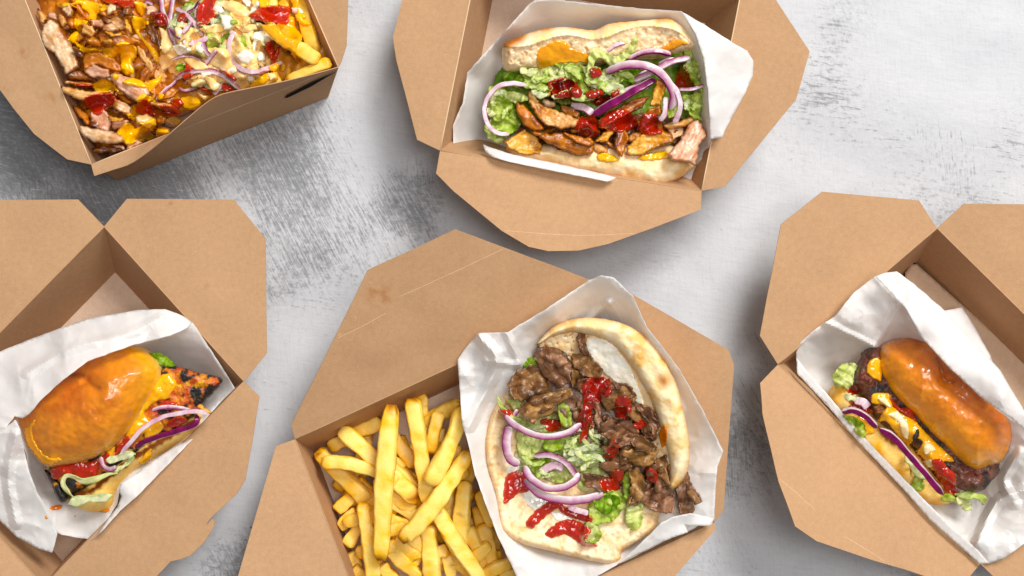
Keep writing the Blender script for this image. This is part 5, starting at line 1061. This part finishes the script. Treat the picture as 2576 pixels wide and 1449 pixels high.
# chicken scraps filling the pile
rs = np.random.RandomState(21); PP = ['tan', 'tan', 'brown', 'pale', 'tan', 'red']
for i, c in enumerate(in_quad([(95, -40), (420, -60), (450, 260), (215, 395)], 22, rs)):
    a = rs.uniform(0, math.pi); L, w = rs.uniform(26, 48), rs.uniform(9, 17); e = np.array([math.cos(a), math.sin(a)]); f = np.array([-e[1], e[0]])
    o = [c - e * L - f * w * .4, c - e * L * .3 - f * w, c + e * L * .6 - f * w * .8, c + e * L + f * w * .2, c + e * L * .3 + f * w, c - e * L * .7 + f * w * .7]
    meat('chicken_piece', g1, 'D', o, .037 + .006 * rs.rand(), PP[i % 6], 610 + i, th=.0026, step=4.2)
KP = [
    ([(650, 238), (770, 328), (882, 470), (932, 600), (1014, 800), (1002, 862), (922, 905), (850, 975), (818, 875), (758, 805), (700, 685), (568, 602), (522, 490), (558, 320)], .056, 'pale'), ([(488, 105), (560, 148), (605, 240), (562, 315), (508, 272), (475, 180)], .052, 'tan'), ([(578, 148), (702, 158), (745, 262), (640, 245)], .050, 'pink'),
    ([(738, 178), (832, 186), (864, 292), (800, 345), (748, 282)], .054, 'tan'), ([(788, 45), (902, 36), (935, 172), (880, 205), (798, 132)], .058, 'pale'), ([(870, 220), (960, 230), (990, 330), (900, 380), (850, 300)], .050, 'red'), ([(1165, 248), (1300, 246), (1365, 332), (1300, 375), (1178, 342)], .054, 'pink'), ([(1345, 318), (1430, 278), (1565, 382), (1450, 425), (1305, 402)], .058, 'pale'),
    ([(1062, 288), (1180, 338), (1245, 422), (1170, 475), (1055, 422)], .056, 'tan'), ([(1250, 440), (1400, 428), (1600, 438), (1782, 500), (1825, 560), (1700, 575), (1500, 595), (1400, 562), (1298, 552)], .057, 'red'), ([(1340, 400), (1480, 430), (1600, 400), (1580, 450), (1420, 470)], .061, 'gold'), ([(1095, 520), (1200, 458), (1315, 530), (1302, 615), (1180, 605)], .056, 'brown'),
    ([(1310, 520), (1400, 490), (1460, 520), (1430, 560), (1340, 580)], .061, 'gold'), ([(1075, 702), (1280, 658), (1480, 758), (1565, 850), (1585, 935), (1440, 905), (1250, 845), (1078, 882), (1055, 800)], .058, 'red'), ([(1055, 872), (1200, 828), (1405, 900), (1428, 992), (1330, 1015), (1200, 1005), (1105, 952)], .058, 'pink'),
    ([(865, 920), (960, 886), (1100, 930), (1235, 1002), (1200, 1055), (1000, 1045), (878, 1022)], .052, 'dark'), ([(800, 1040), (1000, 1045), (1185, 1055), (1205, 1110), (1000, 1100), (850, 1080)], .053, 'tan'), ([(785, 1105), (950, 1138), (1150, 1178), (1510, 1168), (1425, 1235), (1150, 1255), (1080, 1305), (900, 1235), (795, 1172)], .056, 'tan'),
    ([(1425, 948), (1520, 946), (1650, 998), (1885, 1078), (1928, 1200), (1865, 1285), (1750, 1315), (1638, 1265), (1498, 1112), (1435, 1032)], .060, 'pink'), ([(1605, 195), (1685, 320), (1690, 445), (1630, 385), (1595, 280)], .059, 'gold'), ([(1865, 248), (1992, 330), (2065, 520), (2075, 650), (1960, 545), (1885, 400)], .057, 'dark'), ([(1755, 578), (1852, 640), (1988, 880), (1945, 968), (1858, 825), (1765, 682)], .055, 'tan'),
    ([(925, 588), (1012, 598), (1085, 720), (1065, 758), (958, 692)], .061, 'dark'), ([(1400, 50), (1500, 60), (1480, 130), (1390, 190), (1380, 120)], .060, 'pale'), ([(1280, 90), (1360, 110), (1440, 190), (1540, 140), (1530, 210), (1400, 250), (1290, 180)], .055, 'red'), ([(1560, 100), (1680, 60), (1700, 200), (1600, 220)], .050, 'dark'), ([(1880, 90), (1980, 60), (2050, 140), (1960, 200), (1880, 190)], .054, 'pink')]
for i, (o, z, pal) in enumerate(KP): meat('chicken_piece', g1, 'K', o, z, pal, 660 + i, th=.0034 if i in (0, 17, 18) else .0026, edge=6, fold=.0012)
MP = [
    ([(255, 378), (350, 398), (470, 490), (515, 590), (502, 668), (455, 642), (378, 542)], .048, 'red'), ([(515, 470), (680, 438), (765, 520), (785, 640), (742, 748), (620, 705), (518, 642)], .052, 'pink'), ([(785, 600), (900, 558), (1005, 588), (1005, 642), (870, 695), (795, 738)], .050, 'pink'), ([(366, 682), (398, 636), (560, 686), (850, 738), (935, 800), (925, 875), (740, 886), (550, 864), (425, 782)], .056, 'pale'),
    ([(800, 455), (900, 470), (1030, 500), (1040, 530), (900, 500), (830, 490)], .057, 'gold'), ([(735, 540), (830, 536), (955, 558), (900, 595), (800, 596)], .058, 'gold'), ([(835, 305), (1000, 368), (1045, 430), (1035, 505), (880, 475), (790, 400)], .055, 'pale'), ([(1285, 338), (1568, 366), (1548, 428), (1440, 425), (1305, 395)], .060, 'tan'), ([(1095, 540), (1250, 498), (1365, 560), (1338, 645), (1200, 645), (1105, 605)], .059, 'tan'),
    ([(1355, 560), (1420, 505), (1508, 560), (1452, 616), (1365, 625)], .058, 'brown'), ([(525, 938), (700, 916), (900, 926), (935, 985), (760, 1005), (620, 1015), (555, 985)], .046, 'dark'), ([(985, 900), (1100, 828), (1225, 858), (1100, 935), (975, 975)], .050, 'pink'), ([(795, 900), (945, 898), (965, 965), (855, 945)], .048, 'pink'), ([(1420, 330), (1480, 220), (1580, 150), (1660, 190), (1565, 305)], .054, 'red'), ([(1375, 655), (1545, 688), (1505, 768), (1365, 755)], .050, 'red'),
    ([(860, 240), (960, 250), (1060, 350), (980, 370), (880, 310)], .050, 'red'), ([(1240, 640), (1340, 660), (1330, 780), (1260, 700)], .050, 'red')]
for i, (o, z, pal) in enumerate(MP): meat('chicken_piece', g1, 'M', o, z, pal, 700 + i, th=.0026, edge=6, fold=.0012)
# fries at the right end
for i, (p, w, wm) in enumerate([
    ([(1940, -60, .040), (1990, 220, .044), (2060, 480, .044), (2120, 680, .040)], 200, .3), ([(1690, 20, .040), (1760, 110, .042)], 130, .4), ([(1760, 1040, .036), (1750, 900, .038), (1740, 760, .038)], 150, .35), ([(1650, 1080, .040), (1600, 900, .042)], 120, .2), ([(1500, 330, .056), (1700, 500, .060), (1900, 610, .059), (2180, 790, .052)], 195, .1),
    ([(1790, 1050, .046), (2050, 905, .051), (2330, 800, .052)], 165, .15), ([(1880, 880, .034), (1960, 1000, .032)], 130, .4), ([(1440, 1060, .044), (1640, 960, .048)], 130, .1), ([(1860, 640, .036), (1700, 680, .038)], 150, .4), ([(1330, 0, .046), (1500, 60, .048), (1640, 30, .046)], 140, .1), ([(1000, 60, .046), (1200, 150, .048)], 140, .1), ([(2080, 560, .036), (2160, 760, .034)], 120, .5)]):
    fry('fry', 'L', p, w, 720 + i, parent=g1, brown=.5, warm=wm)
# shredded lettuce under the sauce
for i, (o, z, k) in enumerate([
    ([(400, 120), (700, 0), (1200, 60), (1400, 400), (1400, 900), (1200, 1100), (800, 1160), (400, 900), (150, 600), (250, 300)], .046, 'white'), ([(900, 640), (1000, 600), (1040, 700), (960, 760)], .054, 'white'), ([(1040, 560), (1200, 600), (1360, 700), (1380, 850), (1250, 900), (1100, 760)], .056, 'white'), ([(880, 250), (1000, 180), (1100, 280), (1000, 380)], .055, 'white')]):
    leaf('lettuce_leaf', g1, 'L', o, z, k, 740 + i, ruf=.004, step=3.6 if i else 7)
rs = np.random.RandomState(31)
for i in range(34):
    c = np.array([rs.uniform(300, 1450), rs.uniform(250, 1050)]); a = rs.uniform(0, 3.1); d = np.array([math.cos(a), math.sin(a)]) * rs.uniform(60, 130); nn = np.array([-d[1], d[0]]) * rs.uniform(-.5, .5)
    q = np.array([c - d, c + nn, c + d]); ribbon('lettuce_shred', g1, 'L', np.hstack([q, np.full((3, 1), rs.uniform(.054, .060))]), rs.uniform(45, 80), ('white', 'pale')[i % 2], 940 + i, n=18)
fresh()
# sauces in layers: pale sauces first, then yellow and red
LS = [(PEACH, [(330, 330), (480, 330), (640, 360), (900, 290), (1080, 120), (1300, 150), (1380, 300), (1500, 420), (1480, 640), (1560, 800), (1480, 960), (1330, 1080), (1180, 1130), (980, 1060), (760, 1100), (560, 1120), (420, 1020), (250, 930), (130, 800), (160, 560)]), (PEACH, [(700, 640), (860, 600), (1000, 640), (1060, 780), (1140, 900), (1000, 980), (860, 880), (740, 800)]), (PEACH, [(1000, 960), (1120, 900), (1250, 960), (1280, 1080), (1180, 1160), (1060, 1060)]), (PEACH, [(840, 20), (1100, 10), (1270, 130), (1200, 230), (1000, 140)]), (PEACH, [(640, 350), (900, 290), (960, 390), (860, 430), (700, 430)]), (PEACH, [(1190, 340), (1340, 300), (1390, 370), (1280, 410), (1180, 420), (1100, 330)]),
      (PEACH, [(100, 330), (200, 380), (330, 470), (300, 600), (200, 700), (130, 640), (140, 480)]), (PEACH, [(100, 740), (200, 680), (330, 760), (280, 860), (160, 900), (120, 840)]), (PEACH, [(320, 350), (420, 380), (470, 480), (400, 540), (330, 470)]), (PEACH, [(1180, 420), (1290, 470), (1300, 640), (1230, 590)]), (PEACH, [(1240, 880), (1380, 800), (1400, 900), (1330, 960)]),
      (WHITE, [(905, 200), (1010, 185), (1110, 290), (1040, 365), (955, 385), (925, 280)]), (WHITE, [(1280, 150), (1350, 30), (1425, 15), (1385, 150), (1335, 285), (1298, 290)]), (WHITE, [(1345, 420), (1450, 395), (1565, 500), (1500, 565), (1400, 535), (1335, 670), (1315, 560)]), (WHITE, [(1125, 690), (1220, 635), (1345, 700), (1305, 795), (1200, 825), (1105, 735)]), (WHITE, [(1015, 890), (1080, 865), (1155, 930), (1060, 955)]),
      (WHITE, [(285, 580), (400, 565), (525, 640), (455, 695), (355, 725)]), (WHITE, [(190, 820), (285, 795), (265, 865), (180, 855)]), (WHITE, [(1180, 0), (1290, 0), (1300, 100), (1230, 80)]), (WHITE, [(800, 100), (900, 60), (960, 150), (860, 170)]), (WHITE, [(560, 600), (640, 560), (700, 640), (640, 700)]), (WHITE, [(880, 860), (960, 820), (1010, 880), (940, 930)]), (WHITE, [(1000, 420), (1060, 380), (1120, 430), (1060, 480)]), (WHITE, [(1380, 700), (1440, 660), (1470, 760), (1400, 790)]), (WHITE, [(640, 940), (740, 920), (800, 960), (700, 990)]), (WHITE, [(1240, 1000), (1300, 960), (1340, 1020), (1280, 1060)])]
def layer(lst, s0):
    for i, (c, o) in enumerate(lst): sauce(g1, 'L', o, s0 + i, h=.0020, c=c, name='garlic_sauce' if c is WHITE else 'burger_sauce', it=10, jag=2.5)
sauce(g1, 'L', LS[0][1], 758, h=.0022, c=PEACH, name='burger_sauce', it=2, jag=3)
fresh()
for i, (o, k) in enumerate([([(725, 440), (820, 425), (888, 500), (868, 595), (755, 640)], 'green'), ([(875, 520), (922, 478), (958, 500), (905, 600)], 'deep'), ([(940, 462), (1035, 428), (1005, 500)], 'deep'), ([(1105, 500), (1205, 465), (1240, 590), (1180, 580)], 'green'), ([(410, 100), (520, 15), (565, 40), (450, 150)], 'green'),
    ([(530, 190), (635, 95), (650, 145), (560, 210)], 'green'), ([(590, 640), (640, 630), (660, 700), (610, 700)], 'green'), ([(330, 850), (420, 820), (440, 900), (360, 920)], 'deep'), ([(1040, 265), (1090, 255), (1125, 300), (1050, 315)], 'green'), ([(900, 560), (1000, 590), (980, 640), (900, 620)], 'pale')]):
    z = float(cast(D('L', o)).mean()) + .003; leaf('lettuce_leaf', g1, 'L', o, z, k, 900 + i, ruf=.003, step=3.0)
layer(LS[1:], 760)
# onions
fresh()
for i, (p, w, k, fl) in enumerate([
    ([(310, -60), (275, 120), (255, 260), (265, 420), (310, 570)], 66, 'ring', False), ([(140, -40), (170, 150), (240, 320), (385, 490)], 72, 'ring', False), ([(340, 110), (480, 195), (600, 330), (675, 465)], 66, 'pale', True), ([(640, 10), (570, 105), (480, 165)], 34, 'skin', False), ([(885, 160), (840, 230), (785, 300)], 34, 'ring', False), ([(420, 545), (560, 560), (670, 525), (740, 480)], 84, 'pale', False),
    ([(680, 550), (720, 650), (770, 720)], 60, 'ring', True), ([(280, 765), (420, 725), (560, 735), (730, 840)], 36, 'ring', True), ([(420, 430), (480, 360), (535, 290)], 56, 'pale', False), ([(1085, 410), (1025, 560), (1060, 760), (1160, 880), (1330, 930), (1500, 890), (1705, 805)], 78, 'pale', False), ([(90, 1295), (165, 1195), (345, 1035)], 50, 'ring', False), ([(340, 1015), (470, 945), (650, 910), (850, 930), (1000, 1010), (1100, 1090), (1185, 1165)], 82, 'ring', True),
    ([(375, 1140), (470, 1170), (630, 1130)], 50, 'ring', False), ([(720, 820), (790, 730), (860, 650)], 56, 'pale', False), ([(830, 1220), (900, 1130), (940, 1090)], 70, 'pale', False), ([(40, 60), (-40, 30), (-70, 120)], 50, 'ring', False), ([(590, 230), (600, 140), (650, 60)], 40, 'pale', False)]):
    uv = D('L', np.array(p, float)); z = cast(uv) + .0022; z = np.maximum(z, z.mean() - .004)
    onion('onion_slice', g1, 'D', np.hstack([uv, z[:, None]]), w * .19531, 780 + i, h=.0034, kind=k, flip=fl)
fresh()
for i, (c, o) in enumerate([
    (PEACH, [(430, 770), (520, 728), (700, 808), (765, 872), (640, 905), (540, 885)]), (PEACH, [(475, 1030), (640, 955), (780, 988), (905, 1080), (885, 1145), (800, 1175), (740, 1105), (680, 1025)]), (ORA, [(1395, 300), (1560, 328), (1760, 228), (1862, 208), (1882, 330), (1965, 480), (1905, 600), (1885, 775), (1818, 702), (1790, 640), (1720, 622), (1600, 522), (1478, 402)]), (YEL, [(1395, -20), (1525, -20), (1535, 95), (1420, 110)]), (YEL, [(1785, -20), (1915, -20), (1905, 92), (1800, 115), (1825, 60)]),
    (YEL, [(1865, 180), (1992, 175), (2008, 245), (1900, 265)]), (YEL, [(1275, 1100), (1350, 1028), (1450, 948), (1535, 928), (1545, 1012), (1480, 1085), (1380, 1115), (1298, 1135)]), (YEL, [(1520, 860), (1640, 800), (1670, 860), (1600, 930)]), (PEACH, [(1500, 950), (1610, 940), (1620, 1010), (1540, 1040)]), (YEL, [(375, 1300), (430, 1238), (585, 1238), (665, 1330), (580, 1405), (470, 1405)]), (WHITE, [(1815, 88), (1930, 95), (1978, 172), (1850, 175)]), (PEACH, [(590, 1180), (660, 1190), (760, 1240), (700, 1300), (640, 1250)]),
    (YEL, [(1900, 90), (2000, 250), (2080, 300), (2060, 330), (1960, 320), (1880, 250)]), (PEACH, [(680, 260), (840, 150), (880, 170), (780, 290), (700, 320)])]):
    sauce(g1, 'L', o, 800 + i, h=.0024, c=c, it=12, jag=2)
for i, o in enumerate([
    [(735, 20), (950, 30), (1000, -20), (1380, 60), (1395, 120), (1265, 180), (1255, 245), (1150, 275), (1095, 240), (1140, 180), (1060, 120), (1000, 60), (760, 100)], [(955, 230), (1040, 248), (1135, 258), (1135, 312), (1040, 335), (1000, 405), (955, 340)], [(865, 500), (950, 395), (1025, 430), (992, 522), (960, 565), (900, 545)],
    [(955, 520), (1060, 578), (1130, 600), (1240, 618), (1315, 618), (1325, 662), (1200, 665), (1100, 685), (1045, 665), (965, 575)], [(1315, 620), (1440, 598), (1560, 528), (1640, 538), (1745, 600), (1765, 720), (1725, 765), (1695, 822), (1725, 890), (1705, 955), (1600, 968), (1555, 880), (1545, 770), (1528, 695), (1450, 748), (1345, 725)],
    [(1705, 200), (1860, 228), (1925, 290), (1872, 355), (1805, 392), (1855, 480), (1955, 590), (2045, 700), (2055, 805), (1980, 785), (1928, 682), (1848, 562), (1748, 432), (1685, 300)], [(1715, 15), (1862, 38), (1875, 130), (1832, 212), (1765, 152)], [(1185, 1080), (1300, 1015), (1420, 1028), (1475, 1110), (1485, 1175), (1350, 1195), (1228, 1185)],
    [(1575, 1040), (1700, 995), (1832, 1038), (1905, 1110), (1850, 1135), (1740, 1115), (1598, 1085)], [(1865, 1040), (2000, 1008), (2085, 945), (2075, 1062), (2000, 1125), (1940, 1195), (1885, 1122)], [(1735, 1285), (1830, 1198), (1905, 1220), (1985, 1290), (1900, 1315), (1800, 1318)], [(2030, 1220), (2080, 1198), (2112, 1230), (2082, 1292), (2038, 1282)], [(1440, 960), (1500, 940), (1540, 980), (1490, 1040), (1440, 1010)]]):
    sauce(g1, 'K', o, 820 + i, h=.0030, c=YEL, it=12)
for i, o in enumerate([
    [(855, 730), (940, 636), (1040, 615), (1092, 680), (1180, 648), (1295, 720), (1325, 800), (1272, 866), (1180, 822), (1120, 855), (1030, 908), (958, 895), (915, 810)], [(1035, 400), (1110, 378), (1115, 490), (1082, 585), (1030, 575), (998, 540), (1038, 490)], [(1145, 622), (1230, 598), (1342, 548), (1365, 600), (1335, 655), (1250, 695)], [(1495, 560), (1600, 526), (1675, 570), (1652, 625), (1560, 665), (1475, 642)],
    [(1668, 320), (1760, 266), (1882, 278), (1945, 360), (1880, 425), (1800, 445), (1718, 425)], [(1365, 690), (1470, 688), (1535, 730), (1450, 805), (1365, 802)], [(980, 520), (1040, 480), (1060, 540), (1010, 570)]]):
    sauce(g1, 'M', o, 840 + i, h=.0034 if i == 0 else .0026, c=YEL, it=14)
fresh()
for i, (cr, o, dk) in enumerate([
    ('M', [(425, 342), (520, 268), (640, 246), (750, 228), (835, 290), (825, 352), (722, 412), (640, 498), (558, 485), (515, 432)], .05), ('M', [(1105, 392), (1190, 326), (1292, 358), (1335, 430), (1305, 495), (1200, 506), (1125, 472)], .0), ('M', [(1415, 380), (1565, 398), (1545, 445), (1450, 446)], .0), ('M', [(1435, 460), (1580, 478), (1605, 524), (1480, 526)], .4), ('M', [(1575, 318), (1682, 330), (1695, 402), (1600, 445)], .2),
    ('K', [(1315, -10), (1535, -10), (1545, 32), (1400, 55)], .05), ('K', [(1525, 10), (1705, 5), (1685, 72), (1600, 106), (1535, 72)], .25), ('K', [(1945, 168), (2100, 178), (2155, 282), (2080, 335), (1955, 285)], .6), ('L', [(615, 120), (700, 15), (852, -10), (805, 120), (835, 200), (762, 262), (690, 315), (615, 292)], .1), ('L', [(1305, 190), (1400, 118), (1560, 86), (1765, 98), (1775, 190), (1745, 292), (1640, 304), (1480, 284), (1335, 232)], .0),
    ('L', [(1505, 560), (1560, 535), (1605, 640), (1562, 765), (1495, 640)], .0), ('L', [(1575, 755), (1640, 618), (1668, 690), (1582, 825)], .0), ('L', [(865, 908), (960, 915), (1085, 1000), (1072, 1035), (950, 962)], .4), ('L', [(925, 1090), (1000, 1078), (1085, 1160), (950, 1185)], .3), ('L', [(445, 830), (512, 848), (535, 902), (448, 925)], .3), ('L', [(645, 1130), (740, 1148), (805, 1232), (720, 1205)], .4), ('L', [(290, 1290), (380, 1275), (425, 1340), (350, 1405), (265, 1405)], .2),
    ('L', [(420, 960), (540, 950), (520, 1000), (440, 1030)], .0), ('L', [(350, 190), (450, 170), (440, 260), (360, 280)], .5), ('K', [(980, 1090), (1170, 1085), (1180, 1110), (1040, 1115)], .1), ('M', [(1330, 440), (1360, 500), (1350, 540), (1300, 500)], .2)]):
    ketchup(g1, cr, o, 860 + i, h=.0030, dark=dk, it=12)
# loose specks of herb in the sauce
HERB = food_mat('dried_herb', .7, .3, base=lin('#3a3a18'), bst=0)
rs = np.random.RandomState(5)
fresh()
for i in range(16):
    c = np.array([rs.uniform(150, 700), rs.uniform(10, 330)])
    if c[1] > 400 - .38 * c[0] or c[0] < 120 + .35 * c[1]: continue
    a = rs.uniform(0, 3.1); d = np.array([math.cos(a), math.sin(a)]) * 2.6; q = np.array([c - d, c, c + d]); z = cast(q) + .0004
    sweep('herb_speck', np.hstack([q, z[:, None]]), [(.0002, 0), (0, .0002), (-.0002, 0), (0, -.0002)], HERB, n=4, parent=g1, solid=False)
